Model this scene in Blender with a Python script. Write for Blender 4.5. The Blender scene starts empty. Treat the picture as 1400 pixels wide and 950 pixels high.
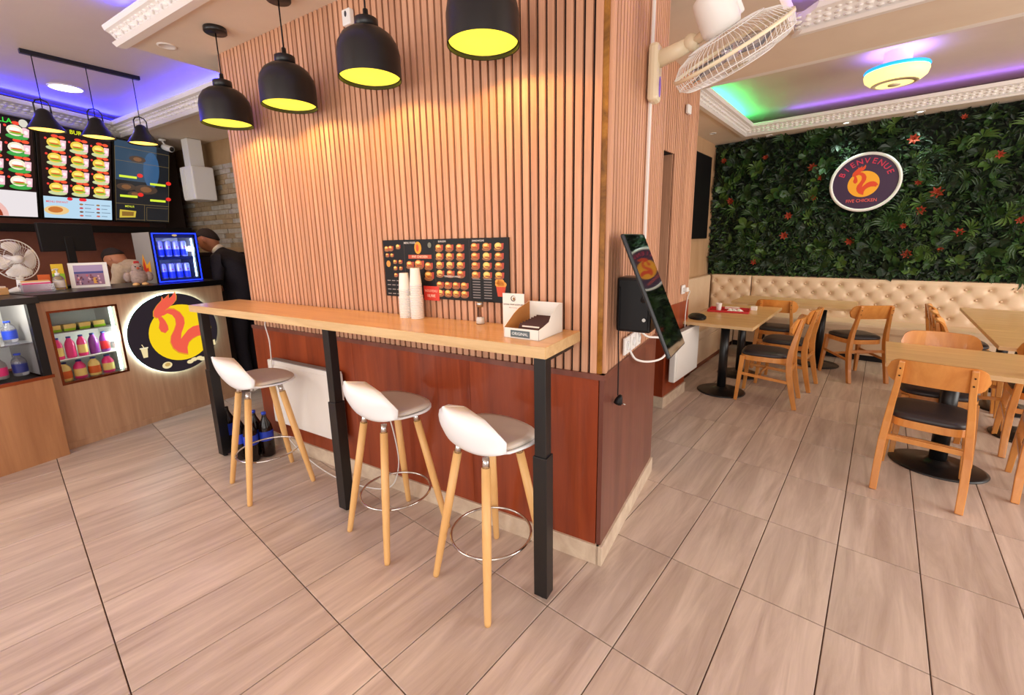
import bpy, bmesh, math, random
from mathutils import Vector, Matrix
random.seed(7)
PI = math.pi
C = bpy.context.scene.collection
# ------------------------------------------------------------------ camera
H = 1.5; FPX = 591.96; CX, CY = 700.0, 449.5
PIT, ROL, AZ = math.radians(11.39), math.radians(1.094), math.radians(40.387)
F0 = Vector((-math.sin(AZ), math.cos(AZ), 0)); R0 = Vector((math.cos(AZ), math.sin(AZ), 0)); U0 = Vector((0, 0, 1))
FW = F0*math.cos(PIT) - U0*math.sin(PIT); UP = U0*math.cos(PIT) + F0*math.sin(PIT)
RT = R0*math.cos(ROL) - UP*math.sin(ROL); UQ = R0*math.sin(ROL) + UP*math.cos(ROL)
CAM = Vector((0, 0, H))
cd_ = bpy.data.cameras.new('camera'); cam = bpy.data.objects.new('camera', cd_); C.objects.link(cam)
cd_.sensor_width = 36; cd_.lens = 36*FPX/1400; cd_.shift_y = (CY-475)/1400; cd_.clip_start = 0.02
m = Matrix((RT, UQ, -FW)).transposed().to_4x4(); m.translation = CAM
cam.matrix_world = m
bpy.context.scene.camera = cam
def proj(p):
    v = Vector(p) - CAM; k = v.dot(FW)
    if k < .05: return None
    return (CX+FPX*v.dot(RT)/k, CY-FPX*v.dot(UQ)/k)
# ------------------------------------------------------------------ world, light, exposure
sc = bpy.context.scene
sc.view_settings.view_transform = 'Standard'; sc.view_settings.look = 'None'
sc.view_settings.exposure = 0.0; sc.view_settings.gamma = 1.0
w = bpy.data.worlds.new('daylight'); sc.world = w; w.use_nodes = True
w.node_tree.nodes['Background'].inputs[0].default_value = (1.0, .96, .92, 1)
w.node_tree.nodes['Background'].inputs[1].default_value = .8
def area(name, loc, target, sx, sy, power, col, spread=180):
    l = bpy.data.lights.new(name, 'AREA'); l.shape = 'RECTANGLE'; l.size = sx; l.size_y = sy
    l.energy = power; l.color = col; l.spread = math.radians(spread)
    o = bpy.data.objects.new(name, l); C.objects.link(o); o.location = loc
    o.rotation_euler = (Vector(target)-Vector(loc)).to_track_quat('-Z', 'Y').to_euler()
    return o
area('storefront_daylight', (1.2, -2.6, 1.7), (-1.6, 2.5, 1.0), 4.5, 2.4, 100, (1.0, .965, .93))
area('side_window_daylight', (4.2, 3.6, 1.6), (0.5, 4.4, 0.6), 4.0, 2.0, 160, (1.0, .95, .88))
area('entrance_daylight', (-3.6, -2.6, 1.8), (-4.3, 2.0, 0.9), 3.0, 2.2, 66, (1.0, .95, .90))
# ------------------------------------------------------------------ frames
W = math.radians(9.387)
WX = Vector((math.cos(W), math.sin(W), 0)); WY = Vector((-math.sin(W), math.cos(W), 0))
def wp(u, v, z=0): p = WX*u + WY*v; return (p.x, p.y, z)
CN = Vector((-4.59006, .13931, 0)); CA = math.atan2(.96728, -.25370)
CD = Vector((-.25370, .96728, 0)); CB = Vector((-.96728, -.25370, 0))
def cp(s, y, z=0): p = CN + CD*s + CB*y; return (p.x, p.y, z)
# ------------------------------------------------------------------ materials
def srgb(r, g, b):
    f = lambda c: (c/255/12.92) if c/255 <= .04045 else ((c/255+.055)/1.055)**2.4
    return (f(r), f(g), f(b), 1)
def mat(name, col, rough=.5, metal=0, emis=None, es=0, trans=0, spec=None, coat=0, alpha=1):
    mt = bpy.data.materials.new(name); mt.use_nodes = True
    b = mt.node_tree.nodes['Principled BSDF']
    b.inputs['Base Color'].default_value = srgb(*col); b.inputs['Roughness'].default_value = rough
    b.inputs['Metallic'].default_value = metal
    if emis: b.inputs['Emission Color'].default_value = srgb(*emis); b.inputs['Emission Strength'].default_value = es
    if trans: b.inputs['Transmission Weight'].default_value = trans
    if spec is not None: b.inputs['Specular IOR Level'].default_value = spec
    if coat: b.inputs['Coat Weight'].default_value = coat
    if alpha < 1: b.inputs['Alpha'].default_value = alpha
    return mt
def wood(name, c1, c2, rough=.45, scale=(1, 1, 1), coat=0, rnd=0.0, bump=0.0, detail=6, c3=None):
    """grain: noise stretched along the axis whose scale is smallest"""
    mt = mat(name, c1, rough, coat=coat); nt = mt.node_tree; b = nt.nodes['Principled BSDF']; L = nt.links.new
    tc = nt.nodes.new('ShaderNodeTexCoord'); mp = nt.nodes.new('ShaderNodeMapping'); mp.inputs['Scale'].default_value = scale
    oi = nt.nodes.new('ShaderNodeObjectInfo'); mu = nt.nodes.new('ShaderNodeMath'); mu.operation = 'MULTIPLY'; mu.inputs[1].default_value = 57.0
    L(oi.outputs['Random'], mu.inputs[0]); cb = nt.nodes.new('ShaderNodeCombineXYZ')
    for i in range(3): L(mu.outputs[0], cb.inputs[i])
    L(cb.outputs[0], mp.inputs['Location']); L(tc.outputs['Object'], mp.inputs['Vector'])
    n1 = nt.nodes.new('ShaderNodeTexNoise'); n1.inputs['Scale'].default_value = 1; n1.inputs['Detail'].default_value = detail; n1.inputs['Roughness'].default_value = .65
    n1.inputs['Distortion'].default_value = .6
    L(mp.outputs[0], n1.inputs['Vector'])
    cr = nt.nodes.new('ShaderNodeValToRGB'); e = cr.color_ramp.elements
    e[0].position = .3; e[0].color = srgb(*c2); e[1].position = .68; e[1].color = srgb(*c1)
    if c3: x = e.new(.9); x.color = srgb(*c3)
    L(n1.outputs['Fac'], cr.inputs[0])
    hs = nt.nodes.new('ShaderNodeHueSaturation')
    mr = nt.nodes.new('ShaderNodeMapRange'); mr.inputs[3].default_value = 1-rnd; mr.inputs[4].default_value = 1+rnd
    L(oi.outputs['Random'], mr.inputs[0]); L(mr.outputs[0], hs.inputs['Value']); L(cr.outputs[0], hs.inputs['Color'])
    L(hs.outputs[0], b.inputs['Base Color'])
    if bump:
        bp = nt.nodes.new('ShaderNodeBump'); bp.inputs['Strength'].default_value = bump; bp.inputs['Distance'].default_value = .002
        L(n1.outputs['Fac'], bp.inputs['Height']); L(bp.outputs[0], b.inputs['Normal'])
    return mt
def noisy(name, c1, c2, rough=.6, scale=8, bump=0.0, metal=0):
    return wood(name, c1, c2, rough, (scale,)*3, bump=bump)
def colattr(name, emit=0, rough=.5, coat=0):
    mt = mat(name, (128, 128, 128), rough, coat=coat); nt = mt.node_tree; b = nt.nodes['Principled BSDF']
    a = nt.nodes.new('ShaderNodeAttribute'); a.attribute_name = 'col'
    if emit:
        b.inputs['Base Color'].default_value = (.01, .01, .01, 1)
        nt.links.new(a.outputs['Color'], b.inputs['Emission Color']); b.inputs['Emission Strength'].default_value = emit
    else: nt.links.new(a.outputs['Color'], b.inputs['Base Color'])
    return mt
M = {}
M['tile'] = wood('taupe_wood_look_tile', (216, 197, 182), (174, 152, 138), .34, (14, 1.3, 5), rnd=.07, bump=.15)
M['grout'] = mat('dark_grout', (92, 70, 58), .9)
M['slat'] = wood('pale_oak_slat', (220, 167, 133), (190, 136, 104), .55, (30, 30, 1.3), rnd=.09)
M['black_felt'] = mat('black_felt_backing', (26, 15, 14), .95)
M['veneer'] = wood('red_brown_veneer', (160, 70, 34), (118, 44, 20), .32, (12, 12, .7), coat=.2)
M['veneer2'] = wood('dark_brown_veneer', (128, 74, 60), (100, 54, 44), .35, (10, 10, .6), coat=.25)
M['plinth'] = noisy('cream_plinth', (224, 206, 182), (196, 172, 148), .5, 9)
M['plaster'] = noisy('warm_white_plaster', (238, 222, 202), (232, 214, 194), .85, 2)
M['tray'] = noisy('tray_ceiling_paint', (234, 216, 202), (228, 210, 196), .5, 2)
M['moulding'] = mat('white_plaster_moulding', (244, 238, 232), .7)
M['tan_wall'] = wood('tan_laminate_wall', (212, 172, 132), (196, 152, 112), .5, (6, 6, .8))
M['counter'] = wood('beige_oak_laminate', (198, 156, 122), (168, 126, 94), .5, (14, 14, .8))
M['case_wood'] = wood('caramel_laminate', (184, 132, 88), (158, 106, 68), .5, (10, 10, .8))
M['copper'] = mat('copper_edge_trim', (160, 84, 50), .25, .9)
M['black'] = mat('black_satin', (16, 14, 16), .5, spec=.3)
M['blackm'] = mat('black_powder_coat', (22, 21, 22), .35)
M['blackg'] = mat('black_gloss', (12, 11, 12), .3)
M['screen_off'] = mat('dark_glass_screen', (7, 9, 9), .05, coat=1)
M['darkroom'] = mat('dark_brown_interior', (46, 30, 24), .8)
M['worktop'] = wood('oak_worktop', (230, 184, 126), (206, 152, 94), .32, (1.2, 14, 10), coat=.15)
M['tabletop'] = wood('light_oak_tabletop', (234, 194, 136), (212, 166, 106), .33, (1.4, 16, 10), coat=.1)
M['topedge'] = wood('oak_edge_band', (228, 194, 142), (204, 164, 114), .5, (2, 20, 20))
M['chair'] = wood('honey_beech', (226, 156, 80), (200, 124, 54), .3, (8, 8, 3), coat=.3, rnd=.05)
M['cushion'] = mat('dark_leatherette', (48, 42, 44), .42)
M['beech'] = wood('light_beech', (238, 190, 124), (222, 168, 102), .42, (14, 14, 2))
M['shell'] = mat('white_plastic_shell', (244, 246, 248), .3)
M['pad'] = mat('grey_cream_leatherette_pad', (216, 204, 190), .45)
M['chrome'] = mat('brushed_chrome', (210, 206, 202), .2, 1)
M['leather'] = noisy('cream_leatherette', (234, 206, 174), (226, 194, 160), .42, 5)
M['leafd'] = noisy('artificial_leaf_dark', (30, 52, 26), (16, 32, 16), .5, 14)
M['leafm'] = noisy('artificial_leaf_mid', (52, 84, 34), (30, 56, 24), .45, 10)
M['leafl'] = noisy('artificial_leaf_light', (84, 112, 46), (54, 84, 34), .45, 10)
M['moss'] = noisy('dark_green_backing', (16, 28, 14), (8, 14, 8), .9, 20)
M['flower'] = noisy('orange_red_petal', (190, 76, 44), (130, 42, 26), .6, 20)
M['white'] = mat('white_plastic', (238, 236, 232), .4)
M['cream'] = mat('cream_plastic', (236, 222, 190), .35)
M['heater'] = mat('white_enamel', (238, 234, 228), .35)
M['grille'] = mat('heater_grey_grille', (150, 146, 142), .6)
M['card'] = mat('white_card', (240, 234, 224), .7)
M['kraft'] = mat('brown_cardboard', (190, 124, 60), .8)
M['paper'] = mat('white_paper_cup', (246, 240, 232), .6)
M['glass'] = mat('clear_glass', (255, 255, 255), .02, trans=1)
M['glass'].node_tree.nodes['Principled BSDF'].inputs['IOR'].default_value = 1.15
M['salt'] = mat('white_salt', (244, 240, 232), .8)
M['steel'] = mat('steel_cap', (190, 186, 180), .3, 1)
M['amber'] = noisy('gold_mirror_strip', (190, 130, 50), (70, 34, 14), .15, 5, metal=0)
M['red'] = mat('red_plastic', (200, 36, 38), .35)
M['yellow'] = mat('yellow_card', (226, 190, 40), .6)
M['orange'] = mat('orange_card', (216, 96, 30), .6)
M['print'] = colattr('printed_picture', rough=.55)
M['lit'] = colattr('backlit_screen', emit=1.15, rough=.2)
M['sign'] = colattr('backlit_sign_face', emit=.95, rough=.3)
M['bulb'] = mat('warm_yellow_lamp', (255, 226, 20), .5, emis=(255, 240, 84), es=1.2)
M['bulbw'] = mat('warm_amber_lamp', (255, 220, 120), .5, emis=(255, 196, 84), es=3.0)
M['led_white'] = mat('cool_white_led', (230, 250, 255), .5, emis=(200, 244, 255), es=5)
M['led_halo'] = mat('halo_led', (230, 250, 255), .5, emis=(190, 240, 255), es=26)
M['led_case'] = mat('white_led_tube', (230, 255, 245), .5, emis=(215, 255, 235), es=4)
M['led_blue'] = mat('blue_led', (20, 40, 255), .5, emis=(22, 46, 255), es=3.5)
M['led_down'] = mat('white_downlight', (255, 255, 250), .5, emis=(255, 252, 244), es=5)
M['cyan'] = mat('cyan_light_ring', (30, 160, 255), .5, emis=(24, 150, 255), es=1.6)
M['lampy'] = mat('pale_yellow_diffuser', (255, 244, 160), .5, emis=(255, 240, 158), es=1.1)
M['strip'] = mat('led_tape', (60, 60, 255), .5, emis=(40, 40, 255), es=2)
M['stone1'] = noisy('grey_stone_strip', (188, 178, 164), (150, 138, 122), .7, 12)
M['stone2'] = noisy('tan_stone_strip', (176, 152, 118), (140, 116, 88), .7, 12)
M['wallk'] = noisy('ochre_kitchen_wall', (178, 146, 106), (158, 124, 86), .7, 3)
M['brownw'] = noisy('terracotta_wall_paint', (150, 92, 72), (128, 76, 60), .7, 3)
M['suit'] = noisy('dark_suit_cloth', (34, 28, 38), (24, 20, 28), .9, 60)
M['skin'] = mat('skin', (186, 124, 92), .55)
M['hair'] = noisy('dark_hair', (44, 26, 20), (24, 14, 12), .8, 80)
M['shirt'] = noisy('cream_shirt_cloth', (208, 190, 166), (188, 168, 146), .85, 30)
M['plush'] = noisy('grey_plush', (176, 156, 146), (140, 120, 116), .95, 60)
M['plushy'] = mat('pale_orange_plush', (226, 178, 120), .95)
M['blue'] = mat('blue_label', (34, 66, 190), .4)
M['silver'] = mat('silver_can', (196, 200, 214), .3, .6)
M['juice1'] = mat('pink_drink', (224, 50, 120), .3)
M['juice2'] = mat('purple_drink', (120, 40, 130), .3)
M['juice3'] = mat('cream_yellow_drink', (236, 206, 120), .3)
M['juice4'] = mat('navy_lid', (40, 52, 130), .4)
M['green'] = mat('lime_green_label', (150, 200, 30), .4)
M['clearp'] = mat('clear_plastic', (225, 225, 235), .1, trans=.85)
M['grey'] = mat('grey_plastic', (150, 146, 144), .5)
M['cola'] = mat('dark_cola', (24, 12, 10), .1)
# ------------------------------------------------------------------ mesh builder
class MB:
    def __init__(s): s.v = []; s.f = []; s.mi = []; s.sm = []; s.col = []
    def add(s, vs, fs, mi=0, smooth=False, col=None, mx=None):
        b = len(s.v)
        if mx is not None: vs = [tuple(mx @ Vector(p)) for p in vs]
        s.v += [tuple(p) for p in vs]
        for f in fs: s.f.append(tuple(b+i for i in f)); s.mi.append(mi); s.sm.append(smooth); s.col.append(col)
        return s
    def box(s, x0, x1, y0, y1, z0, z1, mi=0, col=None, mx=None):
        v = [(x, y, z) for z in (z0, z1) for x, y in ((x0, y0), (x1, y0), (x1, y1), (x0, y1))]
        return s.add(v, [(3, 2, 1, 0), (4, 5, 6, 7), (0, 1, 5, 4), (1, 2, 6, 5), (2, 3, 7, 6), (3, 0, 4, 7)], mi, False, col, mx)
    def lathe(s, prof, n=24, mi=0, smooth=True, mx=None, cap=True, col=None):
        vs = []; fs = []
        for r, z in prof:
            for k in range(n): a = 2*PI*k/n; vs.append((r*math.cos(a), r*math.sin(a), z))
        for i in range(len(prof)-1):
            for k in range(n):
                k2 = (k+1) % n; fs.append((i*n+k, i*n+k2, (i+1)*n+k2, (i+1)*n+k))
        s.add(vs, fs, mi, smooth, col, mx)
        if cap:
            b = len(s.v)-len(vs)
            for i, rev in ((0, True), (len(prof)-1, False)):
                if prof[i][0] > 1e-5:
                    idx = [b+i*n+k for k in range(n)]
                    s.f.append(tuple(reversed(idx)) if rev else tuple(idx)); s.mi.append(mi); s.sm.append(False); s.col.append(col)
        return s
    def tube(s, pts, r, n=8, mi=0, closed=False, smooth=True, mx=None, col=None):
        pts = [Vector(p) for p in pts]; rs = r if isinstance(r, (list, tuple)) else [r]*len(pts)
        vs = []; N = len(pts); prev = None
        for i, p in enumerate(pts):
            if closed: t = pts[(i+1) % N]-pts[i-1]
            else: t = pts[min(i+1, N-1)]-pts[max(i-1, 0)]
            t.normalize()
            if prev is None: a = Vector((0, 0, 1)) if abs(t.z) < .9 else Vector((1, 0, 0)); x = t.cross(a).normalized()
            else: x = (prev - t*prev.dot(t)).normalized()
            prev = x; y = t.cross(x)
            for k in range(n): an = 2*PI*(k+.5)/n; vs.append(p + (x*math.cos(an)+y*math.sin(an))*rs[i])
        fs = []
        for i in range(N if closed else N-1):
            j = (i+1) % N
            for k in range(n): k2 = (k+1) % n; fs.append((i*n+k, i*n+k2, j*n+k2, j*n+k))
        if not closed: fs.append(tuple(reversed(range(n)))); fs.append(tuple((N-1)*n+k for k in range(n)))
        return s.add(vs, fs, mi, smooth, col, mx)
    def sweep(s, pts, sizes, up=(0, 1, 0), mi=0, mx=None):
        """rectangular bar along pts, sizes=(w,d) each, w along x-ish, d along up"""
        pts = [Vector(p) for p in pts]; N = len(pts); vs = []; up = Vector(up)
        for i, p in enumerate(pts):
            t = (pts[min(i+1, N-1)]-pts[max(i-1, 0)]).normalized()
            x = t.cross(up).normalized(); y = x.cross(t).normalized(); a, b = sizes[i]
            vs += [p+x*a/2+y*b/2, p-x*a/2+y*b/2, p-x*a/2-y*b/2, p+x*a/2-y*b/2]
        fs = [(3, 2, 1, 0), tuple((N-1)*4+k for k in range(4))]
        for i in range(N-1):
            for k in range(4): k2 = (k+1) % 4; fs.append((i*4+k, i*4+k2, (i+1)*4+k2, (i+1)*4+k))
        return s.add(vs, fs, mi, False, None, mx)
    def prism(s, poly, z0, z1, mi=0, mx=None, col=None, holes=None):
        """poly in xy extruded in z (ear-clipped caps)"""
        from mathutils.geometry import tessellate_polygon
        n = len(poly); vs = [(x, y, z0) for x, y in poly]+[(x, y, z1) for x, y in poly]
        tr = tessellate_polygon([[Vector((x, y, 0)) for x, y in poly]])
        fs = []
        for t in tr:
            a, b, c = t; A, B, D = [Vector(poly[i]) for i in (a, b, c)]
            if (B-A).cross(D-A) < 0: a, b, c = a, c, b
            fs.append((a+n, b+n, c+n)); fs.append((c, b, a))
        ar = sum(poly[i][0]*poly[(i+1) % n][1]-poly[(i+1) % n][0]*poly[i][1] for i in range(n))
        for i in range(n):
            j = (i+1) % n
            fs.append((i, j, j+n, i+n) if ar > 0 else (j, i, i+n, j+n))
        return s.add(vs, fs, mi, False, col, mx)
    def ell(s, cx, cy, rx, ry, z0, z1, col, n=14, mi=0, mx=None, rot=0):
        pl = []
        for k in range(n):
            a = 2*PI*k/n; x = rx*math.cos(a); y = ry*math.sin(a)
            pl.append((cx+x*math.cos(rot)-y*math.sin(rot), cy+x*math.sin(rot)+y*math.cos(rot)))
        return s.prism(pl, z0, z1, mi, mx, col)
    def build(s, name, mats, parent=None, loc=None, rot=None, bevel=0, kind=None):
        me = bpy.data.meshes.new(name); me.from_pydata(s.v, [], s.f)
        for mt in (mats if isinstance(mats, (list, tuple)) else [mats]): me.materials.append(M[mt] if isinstance(mt, str) else mt)
        me.polygons.foreach_set('material_index', s.mi); me.polygons.foreach_set('use_smooth', s.sm)
        if any(c is not None for c in s.col):
            ca = me.color_attributes.new('col', 'FLOAT_COLOR', 'CORNER')
            for p, c in zip(me.polygons, s.col):
                c = srgb(*(c or (128, 128, 128)))
                for li in p.loop_indices: ca.data[li].color = c
        me.update()
        o = bpy.data.objects.new(name, me); C.objects.link(o)
        if parent: o.parent = parent
        if loc is not None: o.location = loc
        if rot is not None: o.rotation_euler = rot if isinstance(rot, (tuple, list)) else (0, 0, rot)
        if bevel:
            bv = o.modifiers.new('bevel', 'BEVEL'); bv.width = bevel; bv.segments = 2; bv.limit_method = 'ANGLE'
        if kind: o['kind'] = kind
        return o
def thing(name, label, cat, loc=(0, 0, 0), rz=0, group=None):
    o = bpy.data.objects.new(name, None); C.objects.link(o); o.empty_display_size = .1
    o.location = loc; o.rotation_euler = (0, 0, rz) if not isinstance(rz, tuple) else rz
    o['label'] = label; o['category'] = cat
    if group: o['group'] = group
    return o
def tag(o, label, cat, group=None):
    o['label'] = label; o['category'] = cat
    if group: o['group'] = group
    return o
def struct(o): o['kind'] = 'structure'; return o
def setroot(name, loc=(0, 0, 0), rz=0):
    o = bpy.data.objects.new(name, None); C.objects.link(o); o.location = loc; o.rotation_euler = (0, 0, rz); o['kind'] = 'structure'; return o
def dup(root, loc, rz, label, group=None):
    r = root.copy(); C.objects.link(r); r.location = loc; r.rotation_euler = (0, 0, rz) if not isinstance(rz, tuple) else rz
    r['label'] = label
    if group: r['group'] = group
    for ch in list(root.children):
        c = ch.copy(); C.objects.link(c); c.parent = r
        for g in list(ch.children): d = g.copy(); C.objects.link(d); d.parent = c
    return r
def T(x, y, z): return Matrix.Translation((x, y, z))
def RX(a): return Matrix.Rotation(a, 4, 'X')
def RY(a): return Matrix.Rotation(a, 4, 'Y')
def RZ(a): return Matrix.Rotation(a, 4, 'Z')
STAND = RX(PI/2)        # xy drawing -> standing xz plane, extrusion towards -y
def text_into(mb, s, size, col, mx, z0=0, z1=.001, align='CENTER', mi=0, sx=1):
    cu = bpy.data.curves.new('t', 'FONT'); cu.body = s; cu.size = size; cu.align_x = align; cu.align_y = 'CENTER'; cu.resolution_u = 3; cu.offset = size*.012
    ob = bpy.data.objects.new('t', cu); C.objects.link(ob)
    me = ob.to_mesh(); vs = [Vector((v.co.x*sx, v.co.y, z1)) for v in me.vertices]; fs = [tuple(p.vertices) for p in me.polygons]
    mb.add(vs, fs, mi, False, col, mx)
    ob.to_mesh_clear(); bpy.data.objects.remove(ob); bpy.data.curves.remove(cu)

# ================================================================== STRUCTURE
# ---- floor with 30 x 60 tiles
floor = struct(MB().box(-9.5, 4.6, -3.0, 7.3, -.06, -.007).build('floor', 'grout'))
tm = MB()
g = .0022; tw, tl = .3, .6
vs = [(-tw/2+g, -tl/2+g), (tw/2-g, -tl/2+g), (tw/2-g, tl/2-g), (-tw/2+g, tl/2-g)]
bv = .0018
v2 = [(x-math.copysign(bv, x), y-math.copysign(bv, y)) for x, y in vs]
tm.add([(x, y, -.008) for x, y in vs]+[(x, y, -.0012) for x, y in vs]+[(x, y, 0) for x, y in v2],
       [(0, 1, 5, 4), (1, 2, 6, 5), (2, 3, 7, 6), (3, 0, 4, 7), (4, 5, 9, 8), (5, 6, 10, 9), (6, 7, 11, 10), (7, 4, 8, 11), (8, 9, 10, 11)])
t0 = tm.build('tile', 'tile', floor)
cells = []
for i in range(-31, 16):
    for j in range(-5, 12):
        cx = -.009+tw*(i+.5); cy = .063+tl*(j+.5)
        u = cx*WX.x+cy*WX.y; v = cx*WY.x+cy*WY.y
        if -3.1 < u < -.8 and v > 2.15: continue
        if cy > 7.2 or cy < -2.9: continue
        q = proj((cx, cy, 0)); vis = False
        if cx < -2.2 and cy > 3: continue
        for dx in (-.5, 0, .5):
            for dy in (-.5, 0, .5):
                q = proj((cx+dx*tw, cy+dy*tl, 0))
                if q and -5 < q[0] < 1405 and -5 < q[1] < 955: vis = True
        s_ = (Vector((cx, cy, 0))-CN).dot(CD); y_ = (Vector((cx, cy, 0))-CN).dot(CB)
        if vis and s_ < 1.25 and y_ > .4: vis = False
        cells.append((not vis, cx*cx+cy*cy, cx, cy))
cells.sort()
first = True; rest = MB()
for k, (nv, d, cx, cy) in enumerate(cells):
    if k < 300 and not nv:
        o = t0 if first else t0.copy()
        if not first: C.objects.link(o); o.parent = floor
        first = False; o.location = (cx, cy, 0)
    elif nv and d > 30 and cy > 5: continue
    else: rest.add(tm.v, tm.f, mx=T(cx, cy, 0))
rest.build('tile', 'tile', floor, kind='stuff')

# ---- bar partition: solid core, veneer dado, slats, plinth
ZS = 2.75
core = MB().box(-3.25, -.60, 1.75, 2.70, 0, 2.98).build('wall_bar', 'black_felt', loc=(0, 0, 0), rot=W); struct(core)
def slat_mesh(wd, dp, z0, z1): return MB().box(-wd/2, wd/2, -dp, 0, z0, z1)
sm_ = slat_mesh(.0285, .014, .925, 2.98).build('slat', 'slat', core, bevel=0)
n = 0
for k in range(70):
    u = -.6345 - .0405*k
    if u < -3.27: continue
    o = sm_ if n == 0 else sm_.copy()
    if n: C.objects.link(o); o.parent = core
    o.location = (u, 1.75, 0); n += 1
sm2 = slat_mesh(.0300, .012, .925, 2.98).build('slat', 'slat', core)
n = 0
for k in range(24):
    v = 1.785+.0405*k
    if v > 2.70: break
    o = sm2 if n == 0 else sm2.copy()
    if n: C.objects.link(o); o.parent = core
    o.location = (-.60, v, 0); o.rotation_euler = (0, 0, PI/2); n += 1
o = MB().box(-.620, -.598, 1.742, 1.752, .93, 2.98).build('corner_strip', 'amber', core); o['label'] = 'gold mirror strip in the corner joint'
MB().box(-.600, -.583, 1.752, 1.772, .93, 2.98).build('corner_batten', 'slat', core)
MB().box(-3.30, -2.2, 1.728, 1.75, .1, .925).build('dado_panel', 'veneer', core)
MB().box(-2.1985, -1.3, 1.728, 1.75, .1, .925).build('dado_panel', 'veneer', core)
MB().box(-1.2985, -.606, 1.728, 1.75, .1, .925).build('dado_panel', 'veneer', core)
o = MB().box(-.602, -.582, 1.73, 2.70, .1, .925).build('dado_panel', 'veneer2', core); o['label'] = 'dark brown panel on the end face'
MB().box(-3.30, -.582, 1.722, 1.75, .905, .93).build('dado_cap', 'veneer2', core)
MB().box(-.602, -.576, 1.724, 2.70, .905, .93).build('dado_cap', 'veneer2', core)
b = MB().box(-3.30, -.585, 1.716, 1.75, 0, .1); struct(b.build('baseboard_bar', 'plinth', rot=W, bevel=.002))
b = MB().box(-.600, -.570, 1.716, 2.705, 0, .1); struct(b.build('baseboard_side', 'plinth', rot=W, bevel=.002))
# ---- pillar beyond the opening, lintel, dark passage
PX = -1.375
pil = struct(MB().box(-2.10, PX-.015, 3.70, 4.24, 0, 3.06).build('wall_pillar', 'black_felt'))
MB().box(-2.0, PX, 3.68, 3.70, .1, .95).build('dado_panel', 'veneer', pil)
MB().box(-2.0, PX-.02, 3.69, 3.70, .95, 2.17).build('reveal_panel', 'slat', pil)
MB().box(PX-.015, PX, 3.7005, 4.245, .1, .925).build('dado_panel', 'veneer', pil)
sm3 = slat_mesh(.030, .012, .925, 3.06).build('slat', 'slat', pil); n = 0
for k in range(13):
    o = sm3 if n == 0 else sm3.copy()
    if n: C.objects.link(o); o.parent = pil
    o.location = (PX-.015, 3.715+.0405*k, 0); o.rotation_euler = (0, 0, PI/2); n += 1
lin = struct(MB().box(-1.55, PX-.015, 2.35, 3.69, 2.17, 3.06).build('wall_lintel', 'black_felt'))
sm4 = slat_mesh(.030, .012, 2.17, 3.06).build('slat', 'slat', lin); n = 0
for k in range(25):
    o = sm4 if n == 0 else sm4.copy()
    if n: C.objects.link(o); o.parent = lin
    o.location = (PX-.015, 2.70+.0405*k, 0); o.rotation_euler = (0, 0, PI/2); n += 1
struct(MB().box(-2.1, PX+.014, 3.665, 3.70, 0, .1).box(PX-.01, PX+.014, 3.70, 4.24, 0, .1).build('baseboard_pillar', 'plinth'))
struct(MB().box(-2.2, -1.6, 2.5, 3.75, 0, 3.0).build('wall_passage', 'darkroom'))
# ---- dining room walls
struct(MB().box(-2.15, -2.05, 4.24, 7.25, 0, 3.06).build('wall_left', 'tan_wall'))
struct(MB().box(-2.15, 4.6, 7.17, 7.27, 0, 3.06).build('wall_back', 'tan_wall'))
# ---- menu wall and kitchen walls (left)
MP0 = Vector((-6.71, 1.171, 0)); MA = math.radians(26.5)
MD = Vector((-math.sin(MA), math.cos(MA), 0))            # along the wall, away
def mp(a, t, z=0): p = MP0 + MD*a + Vector((MD.y, -MD.x, 0))*t; return (p.x, p.y, z)   # t>0 towards the room
MR = math.atan2(MD.y, MD.x)
struct(MB().box(-4.5, 1.5, .30, .40, 0, 2.98).build('wall_menu', 'brownw', loc=tuple(MP0), rot=MR))
kit = struct(MB().box(-7.9, -3.2, 2.95, 3.05, 0, 2.78).build('wall_kitchen', 'wallk', rot=W))
st = MB().box(-.118, .118, -.012, 0, -.026, .026).build('stone_strip', 'stone1', kit); n = 0
for r in range(17):
    for k in range(8):
        o = st if n == 0 else st.copy()
        if n: C.objects.link(o); o.parent = kit
        u = -6.95 + .242*k + (r % 3)*.08
        if r > 11 and k < 2: u += .02
        o.location = (u, 2.95, 1.52+.058*r); o.scale = (1, random.choice((.6, 1, 1.7)), 1)
        if random.random() < .45:
            o.material_slots[0].link = 'OBJECT'; o.material_slots[0].material = M['stone2']
        n += 1
# ---- ceilings
def slab(poly, z0, z1, mt='plaster'): return struct(MB().prism(poly, z0, z1).build('ceiling', mt))
def wxy(u, v): p = wp(u, v); return (p[0], p[1])
A_ = (-6.255, .259); B_ = (-6.71, 1.171); G_ = (-4.789, 1.463)
md = Vector((MD.x, MD.y)); bk = Vector(B_) - md*3.6          # menu-side edge running back past the camera
far_u = -6.43; v_r = 2.23
# raised tray over counter and front (one slab)
slab([wxy(-8.0, 3.1), (bk.x-.9, bk.y-.3), wxy(-4.2, -3.6), wxy(-.42, -3.6), wxy(-.42, 1.2), wxy(-3.2, 1.9), wxy(-3.2, 3.1)], 2.97, 3.03, 'tray')
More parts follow.
